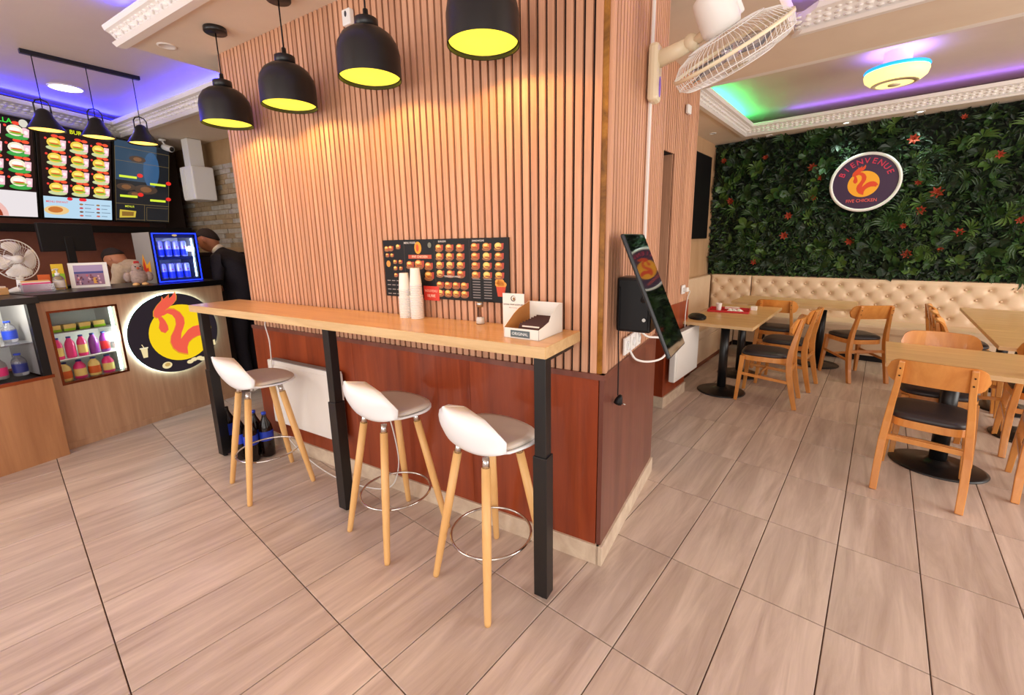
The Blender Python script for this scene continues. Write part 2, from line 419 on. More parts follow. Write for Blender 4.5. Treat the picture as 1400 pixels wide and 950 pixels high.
# soffits of the front room
slab([wxy(-3.60, 1.34), wxy(-.58, 1.34), wxy(-.58, 1.76), wxy(-3.27, 1.76), wxy(-3.27, 2.0), wxy(-3.60, 2.0)], ZS, 2.86)
slab([(B_[0], B_[1]), (G_[0], G_[1]), wxy(-3.2, v_r+.02), wxy(-3.2, 3.1), wxy(-8.0, 3.1), (-7.4, 1.171)], ZS, 2.86)
slab([(B_[0], B_[1]), (-7.45, 1.171), (bk.x-.9, bk.y-.3), (bk.x, bk.y)], ZS, 2.86)
# dining room soffits and tray slabs
ZD = 2.83
slab([(-2.15, 6.72), (4.6, 6.72), (4.6, 7.27), (-2.15, 7.27)], ZD, 2.95)
slab([(-2.15, 4.38), (-1.60, 4.38), (-1.60, 6.72), (-2.15, 6.72)], ZD, 2.95)
slab([(-2.15, 3.70), (4.6, 3.70), (4.6, 4.38), (-2.15, 4.38)], ZD, 2.95)
slab([(-1.5, 2.3), (-.62, 2.3), (-.62, 3.70), (-1.5, 3.70)], ZD, 2.95)
slab([wxy(-.58, 1.75), wxy(-.58, -3.6), (-.10, -3.4), (-.10, -.3), (-.62, 1.0), (-.62, 2.31), (-1.0, 2.31)], ZD, 2.95)
slab([(-2.2, 4.1), (4.6, 4.1), (4.6, 7.27), (-2.2, 7.27)], 3.07, 3.12, 'tray')
slab([(-1.0, -3.5), (4.6, -3.5), (4.6, 4.0), (-1.0, 4.0)], 3.05, 3.10, 'tray')
# ---- crown mouldings with acanthus relief
def moulding(name, A, B, inw, z, wd, rs, m0=0, m1=0, lip=1):
    A = Vector((*A, 0)); B = Vector((*B, 0)); d = (B-A).normalized(); L = (B-A).length; inw = Vector((*inw, 0)).normalized()
    pr = [(-.02, 0), (-.02, -.022), (.03, -.026), (.05, -.008), (.10, .004), (.55, .50), (.72, .60), (.90, .66), (1, .9), (1, 1), (.8, 1.02), (.1, 1.0)]
    pr = [(o*wd if o > .09 else o, (h*rs if o > .09 else (h if lip else max(h, -.0005)))) for o, h in pr]
    b = MB(); n = len(pr); vs = []
    for e, (P, mm) in enumerate(((A, m0), (B, m1))):
        for o, h in pr: q = P + inw*o + d*(mm*o); vs.append((q.x, q.y, z+h))
    fs = [tuple(range(n)), tuple(reversed(range(n, 2*n)))]+[(i, i+n, (i+1) % n+n, (i+1) % n) for i in range(n)]
    b.add(vs, fs)
    tr = struct(b.build(name, 'moulding'))
    rb = MB(); k = 0; sp = .052; cnt = int(L/sp)
    for k in range(cnt):
        t = (k+.5)*sp
        for (fo, ww, hh) in ((.24, .022, .008), (.42, .026, .010), (.60, .018, .007)):
            q = A + d*(t+(fo-.4)*.02) + inw*(wd*fo); zz = z + rs*(fo*1.1-.10) - .001
            S = Matrix.Diagonal((ww, wd*.12, hh, 1))
            mx = T(q.x, q.y, zz) @ RZ(math.atan2(d.y, d.x)+(.5 if k % 2 else -.5)) @ S
            rb.lathe([(0, -1), (.7, -.6), (1, 0), (.6, .7), (0, 1)], 6, mx=mx, cap=False)
    rb.build('leaf_relief', 'moulding', tr, kind='stuff')
    return tr
moulding('trim_1', wxy(-3.60, 1.34), wxy(-.60, 1.34), (-WY.x, -WY.y), ZS, .085, .075)
moulding('trim_2', (bk.x, bk.y), B_, (MD.y, -MD.x), ZS, .15, .10, 0, -1)
moulding('trim_3', B_, wxy(-3.27, 2.25), (-WY.x, -WY.y), ZS, .15, .10, 1, 0)
moulding('trim_4', (-1.60, 6.72), (4.5, 6.72), (0, -1), ZD, .14, .10, 1, 0)
moulding('trim_5', (-1.60, 4.38), (-1.60, 6.72), (1, 0), ZD, .14, .10, 1, -1)
moulding('trim_6', (-.62, 3.70), (4.5, 3.70), (0, -1), ZD, .14, .10, 1, 0)
moulding('trim_7', (-1.60, 4.38), (4.5, 4.38), (0, 1), ZD, .10, .09, 1, 0, 0)
# ---- coves: LED tape hidden behind the mouldings
def cove(name, A, B, z, col, pw, label, off=(0, 0), tilt=(0, 0), tape=(40, 40, 255)):
    A = Vector((A[0]+off[0], A[1]+off[1], z)); B = Vector((B[0]+off[0], B[1]+off[1], z)); c = (A+B)/2; L = (B-A).length
    t = thing(name, label, 'led strip', (0, 0, 0))
    d = (B-A).normalized(); s = Vector((-d.y, d.x, 0))*.005
    mt = mat('led_tape_colour', tape, .5, emis=tape, es=2)
    tp = MB().add([A-s, B-s, B+s, A+s, A-s+U0*.004, B-s+U0*.004, B+s+U0*.004, A+s+U0*.004], [(3, 2, 1, 0), (4, 5, 6, 7), (0, 1, 5, 4), (1, 2, 6, 5), (2, 3, 7, 6), (3, 0, 4, 7)])
    tp.build('tape', mt, t)
    l = bpy.data.lights.new(name+'_glow', 'AREA'); l.shape = 'RECTANGLE'; l.size = L; l.size_y = .03; l.energy = pw; l.color = col
    o = bpy.data.objects.new(name+'_glow', l); C.objects.link(o); o.location = (c.x, c.y, z+.01)
    up = Vector((tilt[0], tilt[1], 1)).normalized()
    # build rotation: local x along d, local -z along up
    zz = -up; xx = d; yy = zz.cross(xx).normalized(); xx = yy.cross(zz)
    o.rotation_euler = Matrix((xx, yy, zz)).transposed().to_euler()
    o.parent = t
    return t
BL = (.025, .03, 1.0)
cove('led_strip', wxy(-3.55, 1.36), wxy(-.65, 1.36), 2.912, BL, 22, 'blue light strip hidden behind the moulding above the bar pendants', tilt=(-WY.x*1.3, -WY.y*1.3), tape=(30, 40, 255))
cove('led_strip', (bk.x, bk.y), B_, 2.912, BL, 22, 'blue light strip along the ceiling edge above the menu boards', tilt=(.8, .4), off=(-.04, 0), tape=(30, 40, 255))
cove('led_strip', B_, wxy(-3.3, 2.27), 2.912, BL, 20, 'blue light strip along the far ceiling edge towards the kitchen', tilt=(-WY.x, -WY.y), off=(0, .03), tape=(30, 40, 255))
cove('led_strip', (-1.1, 6.76), (4.4, 6.76), 2.956, (.26, .12, 1.0), 6, 'violet light strip above the green plant wall', tape=(90, 60, 255))
cove('led_strip', (-1.64, 5.3), (-1.64, 6.7), 2.956, (.02, 1.0, .25), 10, 'green light strip in the corner of the dining room ceiling', tape=(20, 255, 80))
cove('led_strip', (-.55, 3.74), (4.4, 3.74), 2.956, (.16, .10, 1.0), 26, 'blue-violet light strip in the near dining room ceiling recess', tilt=(0, -1), tape=(60, 50, 255))
# ================================================================== BAR
bar = thing('bar_table', 'long narrow oak bar table on black square legs along the slatted wall', 'table', (0, 0, 0), W)
MB().box(-3.42, -.695, 1.392, 1.724, 1.069, 1.115).build('worktop', 'worktop', bar, bevel=.002)
MB().box(-3.42, -.695, 1.389, 1.3925, 1.070, 1.1145).box(-.6955, -.692, 1.392, 1.724, 1.070, 1.1145).build('edge_band', 'topedge', bar)
for u in (-3.335, -1.995, -.727):
    l = MB().box(-.025, .025, -.025, .025, .50, 1.069).build('leg', 'blackm', bar, (u, 1.432, 0), bevel=.002)
    MB().box(-.0305, .0305, -.0305, .0305, .02, .66).build('sleeve', 'blackm', l, bevel=.002)
    MB().lathe([(.012, 0), (.016, .004), (.008, .012), (.008, .02)], 10).build('foot', 'black', l)
MB().box(-3.35, -.75, 1.70, 1.716, 1.02, 1.069).build('wall_rail', 'blackm', bar)
MB().box(-.75, -.712, 1.45, 1.70, 1.045, 1.069).build('bracket', 'blackm', bar); MB().box(-3.36, -3.32, 1.45, 1.70, 1.045, 1.069).build('bracket', 'blackm', bar)

# ---- bar stools
def make_stool(loc, rz, label):
    t = thing('bar_stool', label, 'stool', loc, rz, 'white bar stools at the bar table')
    # shell: faces +y.  grid in (a: -1..1 side, b: 0..1 front to back top)
    def shell(off, inner):
        vs = []; na, nb = 18, 20
        for j in range(nb+1):
            b = j/nb
            if b < .6:
                q = b/.6; y = .185 - .335*q; z = .680 - .012*math.sin(q*PI) ; hw = .10+.093*math.sin(min(1, q*1.5)*PI/2)
                hw = .193*math.sqrt(max(0, 1-(1-min(1, q/.42))**2.2))+.004 if q < .42 else .197
            else:
                q = (b-.6)/.4; y = -.15 - .065*math.sin(q*PI/2) - .02*q; z = .680+.205*q**1.25; hw = .199*math.sqrt(max(0, 1-q**3.2))+.004
            for i in range(na+1):
                a = -1+2*i/na
                x = hw*a
                lift = (.016+.014*min(1, b/.6))*abs(a)**3 if b < .6 else .03*abs(a)**3*(1-(b-.6)/.4)
                wrap = (abs(a)**2.2)*.11*max(0, min(1, (b-.45)/.3))      # sides of the back wrap forward
                yy = y + wrap*(1 if b > .3 else 0); zz = z + lift - (0 if b < .6 else .030*abs(a)**2.5*((b-.6)/.4))
                vs.append((x, yy, zz+off))
        fs = [(j*(na+1)+i, j*(na+1)+i+1, (j+1)*(na+1)+i+1, (j+1)*(na+1)+i) for j in range(nb) for i in range(na)]
        return vs, fs
    vs, fs = shell(0, False)
    o = MB().add(vs, [tuple(reversed(f)) for f in fs], smooth=True).build('seat_shell', 'shell', t)
    sd = o.modifiers.new('s', 'SOLIDIFY'); sd.thickness = .010; sd.offset = 1
    pv = []; n = 32
    for k in range(3):
        rr, zz = ((1, .683), (.97, .700), (.80, .706))[k]
        for i in range(n):
            a = 2*PI*i/n; x = .184*rr*math.copysign(abs(math.cos(a))**.8, math.cos(a)); y = .018+.168*rr*math.copysign(abs(math.sin(a))**.85, math.sin(a))
            pv.append((x, y, zz+.018*abs(x/.18)**3))
    fs = [(k*n+i, k*n+(i+1) % n, (k+1)*n+(i+1) % n, (k+1)*n+i) for k in range(2) for i in range(n)]+[tuple(2*n+i for i in range(n)), tuple(reversed(range(n)))]
    MB().add(pv, fs, smooth=True).build('seat_pad', 'pad', t)
    MB().box(-.10, .10, -.012, .012, .652, .664, mx=RZ(.78)).box(-.10, .10, -.012, .012, .652, .664, mx=RZ(-.78)).build('under_frame', 'chrome', t)
    for sx in (-1, 1):
        for sy in (-1, 1):
            top = Vector((sx*.095, sy*.095-.01, .615)); ft = Vector((sx*.185, sy*.185-.01, .0)); d = (top-ft)
            l = MB().tube([ft, ft+d*.02, ft+d*.5, top], [.0125, .0145, .019, .0185], 14).build('leg', 'beech', t)
            MB().tube([top-d*.004, top+d*.068], [.0155, .0145], 12).build('ferrule', 'chrome', l)
    R = .178; MB().tube([(R*math.cos(2*PI*k/40), R*math.sin(2*PI*k/40)-.01, .232) for k in range(40)], .0058, 8, closed=True).build('footrest_ring', 'chrome', t)
    return t
st0 = make_stool(wp(-2.665, 1.40), W+math.radians(-13), 'white bar stool with beech legs furthest along the bar, in front of the white radiator')
dup(st0, wp(-1.60, 1.46), W+math.radians(-12), 'white bar stool with beech legs between the middle table leg and the nearest stool')
dup(st0, wp(-.978, 1.428), W+math.radians(-16), 'white bar stool with beech legs nearest the camera beside the end table leg')
# ---- things on the bar table
def cupstack(u, v, n, label):
    t = thing('cup_stack', label, 'paper cups', wp(u, v, 1.115), W, 'stacks of white paper cups on the bar')
    z = 0; 
    for k in range(n):
        hh = .078; z0 = k*.0082
        zt = z0+hh
        if k < n-1:
            MB().lathe([(.0352, z0), (.0352, z0+.0062), (.0335, z0+.0072)], 20, cap=False).build('cup', 'paper', t)
        else:
            MB().lathe([(.0352, z0), (.0352, z0+.006), (.0335, z0+.007), (.0265, z0+.086), (.0255, z0+.088), (0, z0+.0865)], 20, cap=False).build('cup', 'paper', t)
    return t
def cupstack2(u, v, htot, label):
    t = thing('cup_stack', label, 'paper cups', wp(u, v, 1.115), W, 'stacks of white paper cups on the bar')
    # lower nested group of cups, then an upper group of smaller ones, all upside down
    z = 0; mesh = MB().lathe([(.0330, .0015), (.0345, 0), (.0348, .005), (.0330, .0065), (.0325, .0090)], 20, cap=False).build('cup', 'paper', t)
    k = 0; zz = 0
    while zz < htot-.09:
        o = mesh if k == 0 else mesh.copy()
        if k: C.objects.link(o); o.parent = t
        f = 1.0 if zz < htot*.45 else .90
        o.location = (0, 0, zz); o.scale = (f, f, 1); zz += .0088; k += 1
    MB().lathe([(.0310, zz), (.0310, zz+.006), (.0300, zz+.007), (.0235, htot-.002), (.0225, htot), (0, htot-.001)], 20, cap=False).build('cup', 'paper', t)
cupstack2(-1.655, 1.665, .235, 'shorter stack of white paper cups upside down on the bar')
cupstack2(-1.578, 1.668, .262, 'taller stack of white paper cups upside down on the bar')
t = thing('salt_shaker', 'small glass salt shaker with steel cap standing on the bar', 'shaker', wp(-1.182, 1.675, 1.115), W)
MB().lathe([(.0, .001), (.021, .001), (.022, .004), (.0175, .035), (.0165, .078), (.0165, .085)], 18).build('jar', 'glass', t)
MB().lathe([(0, .004), (.0195, .005), (.0165, .032), (0, .033)], 16).build('salt', 'salt', t)
MB().lathe([(.0172, .084), (.0175, .102), (.014, .107), (0, .108)], 18).build('cap', 'steel', t)
# cardboard display box with a header card and sachets
bx = thing('display_box', 'open white cardboard display box holding dark sachets near the end of the bar', 'box', wp(-.845, 1.475, 1.115), W-.03)
w2, dp, hf, hb = .082, .21, .042, .125
MB().box(-w2, w2, 0, .002, 0, hf).build('front_panel', 'card', bx)
MB().box(-w2, w2, dp-.002, dp, 0, hb).build('back_panel', 'card', bx)
MB().box(-w2, w2, 0, dp, 0, .002).build('bottom', 'card', bx)
prof = [(0, 0), (dp, 0), (dp, hb), (dp*.80, hb-.002), (dp*.50, .085), (dp*.42, .062), (dp*.20, .050), (0, hf)]
YZ = Matrix(((0, 0, 1, 0), (1, 0, 0, 0), (0, 1, 0, 0), (0, 0, 0, 1)))
MB().prism(prof, 0, .002, mx=T(w2-.002, 0, 0) @ YZ).build('side_panel', 'card', bx)
prof2 = [(0, 0), (dp, 0), (dp, hb), (dp*.55, .105), (dp*.38, .09), (0, hf)]
o = MB().prism(prof2, 0, .002, mx=T(-w2, 0, 0) @ YZ).build('side_panel', 'card', bx); 
o = MB().prism(prof2, 0, .0008, mx=T(-w2+.0021, 0, 0) @ YZ).build('side_lining', 'kraft', bx); o['label'] = 'brown inner face of the box side'
lb = MB().box(-.045, .045, -.0012, 0, .006, .034, col=(88, 104, 108)); text_into(lb, 'ORIGINAL', .0165, (235, 240, 240), T(0, -.0014, .020) @ STAND)
lb.build('label', 'print', bx, (-.004, 0, 0))
for k in range(7):
    s = thing('sachet', 'dark brown sauce sachet in the cardboard box, %s in the row' % ('nearest', 'second', 'third', 'fourth', 'fifth', 'sixth', 'seventh')[k], 'sachet', tuple(Vector(wp(-.845, 1.475, 1.119))+WX*.018+WY*(.030+.024*k)), (-.5, 0, W-.03), 'sauce sachets in the display box')
    MB().box(-.055, .055, -.003, .003, 0, .056+.002*k).build('packet', mat('sachet_brown', (66, 26, 22), .5) if k == 0 else 'sach', s) if k == 0 else None
    if k == 0: M['sach'] = s.children[0].material_slots[0].material
    else: MB().box(-.055, .055, -.003, .003, 0, .056+.002*k).build('packet', 'sach', s)
    MB().box(-.040, .040, -.0036, -.003, .040, .046).build('print_line', 'card', s)
hc = thing('header_card', 'white printed card standing behind the cardboard box against the slats', 'card', wp(-.985, 1.655, 1.115), W+.02)
MB().box(-.055, .055, 0, .002, 0, .158).build('board', 'card', hc)
lb = MB(); lb.ell(0, .135, .013, .013, 0, .0006, (70, 66, 60), 20, mx=STAND); lb.ell(.002, .136, .010, .010, .0006, .0009, (236, 228, 214), 20, mx=STAND); lb.ell(.004, .134, .006, .007, .0009, .0012, (150, 110, 60), 12, mx=STAND)
text_into(lb, 'GOODS, WRAP & BON AMI', .0092, (40, 36, 34), T(0, -.0008, .108) @ STAND, sx=.9); text_into(lb, 'Merci à vous', .0085, (190, 170, 160), T(0, -.0008, .094) @ STAND)
lb.build('print', 'print', hc)

# ---- poster on the slats
rnd = random.Random(3)
def food(mb, x, y, s, mx, kind=0, z=0):
    """one small printed food picture: bun, filling, drink"""
    a = [(226, 172, 70), (214, 140, 52), (236, 196, 96), (206, 120, 44)][rnd.randrange(4)]
    s = s*1.25
    mb.ell(x-.08*s, y-.22*s, .42*s, .17*s, z, z+.0003, (196, 196, 150) if kind == 1 else (150, 96, 60), 12, mx=mx)
    mb.ell(x-.10*s, y+.04*s, .34*s, .26*s, z+.0003, z+.0006, a, 12, mx=mx)
    mb.ell(x-.14*s, y+.12*s, .22*s, .10*s, z+.0006, z+.0008, (248, 220, 130), 10, mx=mx)
    mb.ell(x-.02*s, y-.10*s, .28*s, .06*s, z+.0006, z+.0009, (92, 140, 40) if kind == 1 else (150, 70, 36), 10, mx=mx)
    mb.prism([(x+.22*s, y-.22*s), (x+.40*s, y-.22*s), (x+.44*s, y+.24*s), (x+.20*s, y+.24*s)], z+.0003, z+.0007, mx=mx, col=(228, 176, 176) if kind == 1 else (176, 66, 48))
po = thing('menu_poster', 'wide black menu poster with food pictures pinned to the slatted wall', 'poster', wp(-1.45, 1.728, 1.215), W)
PW = .81; MB().box(-PW/2, PW/2, -.004, .004, 0, .305).build('sheet', 'black', po)
pm = MB(); S2 = T(0, -.0042, 0) @ STAND
x0 = -PW/2
pm.box(x0+.155, x0+.158, .008, .297, 0, .0004, col=(60, 50, 46), mx=S2); pm.box(x0+.365, x0+.367, .008, .297, 0, .0004, col=(60, 50, 46), mx=S2); pm.box(x0+.585, x0+.587, .008, .297, 0, .0004, col=(60, 50, 46), mx=S2)
for cxx, cyy, r_ in ((.03, .26, .016), (.06, .262, .016), (.115, .27, .014), (.03, .225, .012), (.065, .225, .011), (.085, .19, .012), (.125, .19, .012), (.085, .155, .012), (.125, .155, .011), (.085, .118, .012)):
    food(pm, x0+cxx, cyy, r_*2.2, S2)
pm.ell(x0+.033, .178, .016, .018, 0, .0005, (214, 150, 60), mx=S2)
for k in range(16): pm.box(x0+.015+.035*(k % 4), x0+.040+.035*(k % 4), .012+.024*(k//4), .017+.024*(k//4), 0, .0004, col=(150, 140, 136), mx=S2)
pm.ell(x0+.255, .262, .024, .032, 0, .0006, (240, 160, 40), mx=S2); pm.ell(x0+.252, .262, .010, .020, .0006, .0009, (214, 84, 30), mx=S2)
text_into(pm, 'MENU FOOD', .014, (226, 220, 214), T(x0+.2, -.0048, .288) @ STAND)
pm.ell(x0+.335, .275, .012, .014, 0, .0005, (120, 124, 110), mx=S2)
pm.box(x0+.185, x0+.345, .206, .226, 0, .0005, col=(196, 80, 50), mx=S2)
text_into(pm, 'FIVE CHICKEN', .017, (255, 220, 190), T(x0+.265, -.0048, .216) @ STAND)
for cxx, cyy, r_ in ((.195, .175, .05), (.26, .178, .06), (.325, .170, .05), (.325, .12, .058)): food(pm, x0+cxx, cyy, r_, S2)
for r in range(4):
    for c in range(3): food(pm, x0+.40+.066*c, .262-.043*r, .046, S2)
text_into(pm, 'TENDERS & WINGS', .012, (226, 220, 214), T(x0+.475, -.0048, .118) @ STAND)
for r in range(2):
    for c in range(4): food(pm, x0+.395+.052*c, .075-.042*r, .044, S2)
text_into(pm, 'BURGERS', .012, (226, 220, 214), T(x0+.42, -.0048, .292) @ STAND); text_into(pm, 'SANDWICHS', .012, (226, 220, 214), T(x0+.64, -.0048, .292) @ STAND)
for r in range(4):
    for c in range(3): food(pm, x0+.622+.068*c, .265-.045*r, .046, S2)
for r in range(8):
    for c in range(2): pm.box(x0+.60+.066*c, x0+.645+.066*c, .016+.013*r, .021+.013*r, 0, .0004, col=(128, 120, 118), mx=S2)
pm.prism([(x0+.745, .03), (x0+.78, .03), (x0+.792, .085), (x0+.735, .085)], 0, .0006, mx=S2, col=(204, 70, 36))
for k in range(7): pm.ell(x0+.745+.012*(k % 4), .088+.012*(k//4), .014, .012, .0005, .0009, (240, 160, 60), 9, mx=S2)
pm.build('print', 'print', po)
o = MB(); o.box(-.0, .105, 0, .001, 0, .075, col=(214, 58, 44)); text_into(o, 'NOUVEAU', .018, (250, 190, 170), T(.052, -.0005, .05) @ STAND); text_into(o, '10,90€', .020, (250, 220, 200), T(.052, -.0005, .024) @ STAND)
tag(o.build('price_note', 'print', None, tuple(Vector(wp(-1.575, 1.7225, 1.205))), W), 'red price note pinned over the lower edge of the menu poster', 'note')

# ---- radiator on the dado and its cable
rd = thing('radiator', 'white flat electric panel radiator on the brown wall under the bar', 'radiator', wp(-2.66, 1.728, .245), W)
MB().box(-.37, .37, -.075, -.02, 0, .47).build('panel', 'heater', rd, bevel=.008)
MB().box(-.33, .33, -.079, -.074, .03, .44).build('front_plate', 'heater', rd, bevel=.003)
MB().box(-.34, .34, -.070, -.025, .468, .474).build('top_grille', 'grille', rd)
MB().box(.37, .385, -.07, -.03, .30, .46).build('control', 'white', rd, bevel=.003)
MB().box(-.25, -.20, -.021, .0, .1, .4).build('bracket', 'grille', rd); MB().box(.20, .25, -.021, .0, .1, .4).build('bracket', 'grille', rd)
def cable(name, pts, r, mt, label, cat='cable', res=8):
    P = [Vector(p) for p in pts]; out = []
    for i in range(len(P)-1):
        p0 = P[max(i-1, 0)]; p1 = P[i]; p2 = P[i+1]; p3 = P[min(i+2, len(P)-1)]
        for k in range(res):
            t = k/res; out.append(.5*((2*p1)+(p2-p0)*t+(2*p0-5*p1+4*p2-p3)*t*t+(3*p1-p0-3*p2+p3)*t**3))
    out.append(P[-1])
    return tag(MB().tube(out, r, 6).build(name, mt), label, cat)
cable('cable', [wp(-2.97, 1.715, 1.04), wp(-3.0, 1.66, .98), wp(-2.95, 1.645, .85), wp(-2.955, 1.64, .6), wp(-2.94, 1.645, .35), wp(-2.96, 1.66, .2), wp(-2.8, 1.68, .05), wp(-2.5, 1.64, .008), wp(-2.2, 1.62, .008), wp(-1.93, 1.68, .02), wp(-1.84, 1.70, .18), wp(-1.86, 1.70, .40), wp(-1.95, 1.71, .62)], .004, 'white', 'white cable hanging past the radiator and running along the plinth')
t = thing('wall_socket', 'white socket with a plug fixed under the near end of the bar', 'socket', wp(-.90, 1.700, 1.0), W)
MB().box(-.045, .045, -.012, .012, .02, .055).build('plate', 'white', t, bevel=.003); MB().lathe([(.014, 0), (.014, .02)], 12, mx=T(.0, -.012, .036) @ RX(PI/2)).build('plug', 'white', t)

# ---- soft drink multipack on the floor under the bar
for k, (du, dv) in enumerate(((0, 0), (.10, .02), (.02, .10), (.12, .12))):
    p = wp(-3.17+du, 1.47+dv, 0)
    t = thing('cola_bottle', 'dark cola bottle, blue label, under the bar, %s' % ('nearest the table leg', 'front right of the pack', 'back left of the pack', 'back right, nearest the wall')[k], 'bottle', p, 0, 'cola bottles under the bar')
    MB().lathe([(.030, 0), (.044, .01), (.046, .10), (.046, .20), (.040, .24), (.018, .29), (.014, .31), (.014, .33)], 16).build('bottle', 'cola', t)
    MB().lathe([(.0468, .13), (.0468, .20)], 16, cap=False).build('label', 'blue', t); MB().lathe([(.016, .318), (.016, .336), (0, .337)], 12).build('cap', 'blue', t)
t = thing('blue_bottle', 'bottle with a bright blue label standing just left of the far table leg', 'bottle', wp(-3.42, 1.52, 0), 0)
MB().lathe([(.030, 0), (.044, .01), (.046, .10), (.046, .20), (.040, .24), (.018, .29), (.014, .31), (.014, .33)], 16).build('bottle', 'cola', t)
MB().lathe([(.0468, .12), (.0468, .21)], 16, cap=False).build('label', 'blue', t)

# ---- pendant lamps over the bar
def spot(parent, z, power, col, ang=150, blend=.3, size=.06):
    l = bpy.data.lights.new('lamp_bulb', 'SPOT'); l.energy = power; l.color = col; l.spot_size = math.radians(ang); l.spot_blend = blend; l.shadow_soft_size = size
    o = bpy.data.objects.new('lamp_bulb', l); C.objects.link(o); o.parent = parent; o.location = (0, 0, z); return o
def make_pendant(loc, zb, label, ztop):
    t = thing('pendant_lamp', label, 'lamp', (loc[0], loc[1], ztop), 0, 'black dome pendants over the bar'); h = ztop-zb
    pr = [(.137, -h), (.137, -h+.10), (.130, -h+.135), (.108, -h+.172), (.080, -h+.193), (.052, -h+.204)]
    inn = [(r-.004, z-.003) for r, z in reversed(pr)]; inn[-1] = (.134, -h+.0005)
    MB().lathe(pr+inn, 40, cap=False).build('shade', 'blackm', t)
    MB().lathe([(.050, -h+.200), (.050, -h+.240), (.046, -h+.243), (.012, -h+.244), (.011, -h+.28), (.005, -h+.285)], 24).build('collar', 'blackm', t)
    MB().lathe([(0, -h+.016), (.130, -h+.016), (.130, -h+.0165)], 32, cap=False).build('diffuser', 'bulb', t)
    MB().tube([(0, 0, -h+.28), (0, 0, -.02)], .0035, 6).build('cord', 'black', t)
    MB().lathe([(.058, 0), (.060, -.004), (.060, -.024), (.056, -.028), (0, -.028)], 28, cap=True).build('canopy', 'blackm', t)
    spot(t, -h+.012, 13, (1.0, .50, .12), 158, .15, .05)
    return t
pd = make_pendant(wp(-2.907, 1.545), 2.225, 'black dome pendant lamp furthest left over the bar', ZS)
dup(pd, wp(-2.277, 1.542, ZS), 0, 'black dome pendant lamp second from the left over the bar')
dup(pd, wp(-1.624, 1.510, ZS), 0, 'black dome pendant lamp third from the left in front of the small white sensor')
dup(pd, wp(-1.008, 1.508, ZS), 0, 'black dome pendant lamp nearest the camera, cut by the top of the frame')
t = thing('sensor_box', 'small white sensor box high on the slatted wall above the third pendant', 'sensor', wp(-1.975, 1.732, 2.60), W)
MB().box(-.03, .03, -.03, .0, 0, .075).build('body', 'white', t, bevel=.006); MB().ell(0, 0, .008, .014, 0, .001, (60, 60, 60), mx=T(0, -.0305, .05) @ STAND).build('mark', 'print', t)
t = thing('downlight', 'small unlit recessed downlight in the low ceiling left of the bar pendants', 'ceiling light', (-3.667, .939, ZS), 0)
t.location = wp(-3.40, 1.50, ZS)
MB().lathe([(.052, 0), (.052, -.004), (.04, -.006), (.036, -.002), (0, -.0015)], 28, cap=False).build('ring', 'moulding', t)
# ---- three-lamp bar over the counter
BZ = 2.97
l1, l2, l3 = Vector((-5.06, .414, 0)), Vector((-5.19, .742, 0)), Vector((-5.21, 1.057, 0))
p0 = Vector((-5.06, .373, 0)); p1 = Vector((-5.135, 1.08, 0)); dd = (p1-p0).normalized(); Lb = (p1-p0).length
t = thing('triple_pendant', 'black ceiling bar with three small black lamps over the service counter', 'lamp', (p0.x, p0.y, BZ), math.atan2(dd.y, dd.x))
MB().box(0, Lb, -.02, .02, -.03, 0).build('ceiling_bar', 'blackm', t, bevel=.003)
for k, s in enumerate((.06, Lb*.51, Lb-.05)):
    zb = -.56+.0*k
    sh = MB().lathe([(.110, zb), (.108, zb+.012), (.080, zb+.055), (.056, zb+.095), (.046, zb+.13), (.030, zb+.15), (.012, zb+.16)]+[(.010, zb+.157), (.027, zb+.147), (.043, zb+.127), (.053, zb+.092), (.077, zb+.052), (.105, zb+.001)], 28, cap=False).build('lamp_shade', 'blackm', t, (s, 0, 0))
    MB().tube([(-.045, 0, zb+.11), (-.045, 0, zb+.19), (-.03, 0, zb+.215), (0, 0, zb+.225), (.03, 0, zb+.215), (.045, 0, zb+.19), (.045, 0, zb+.11)], .005, 6).build('yoke', 'blackm', sh)
    MB().lathe([(0, zb+.010), (.100, zb+.010), (.100, zb+.0105)], 24, cap=False).build('diffuser', 'bulbw', sh)
    MB().tube([(0, 0, zb+.16), (0, 0, -.03)], .003, 6).build('cord', 'black', sh)
    so = spot(t, 0, 7, (1, .68, .32), 150, .3, .05); so.location = (s, 0, zb+.006)
t = thing('downlight', 'bright round white downlight in the raised ceiling over the counter', 'ceiling light', (-5.94, .69, 2.97), 0)
MB().lathe([(.115, 0), (.115, -.006), (.10, -.008), (0, -.008)], 32, cap=False).build('diffuser', 'led_down', t)
MB().lathe([(.125, 0), (.125, -.008), (.115, -.009), (.114, 0)], 32, cap=False).build('ring', 'moulding', t)
# ================================================================== END FACE OF THE BAR WALL: fan, box, display
UF = -.582
# black steel box
bb = thing('wall_box', 'black steel box on the slatted end wall behind the hanging screen', 'box', wp(UF+.004, 1.86, 1.10), W)
MB().box(0, .150, 0, .11, 0, .24).build('housing', 'blackm', bb, bevel=.01)
MB().box(.010, .140, -.005, 0, .01, .23).build('door', 'black', bb, bevel=.003)
MB().lathe([(.008, 0), (.008, .01)], 10, mx=T(.125, -.004, .06) @ RX(PI/2)).build('lock', 'steel', bb)
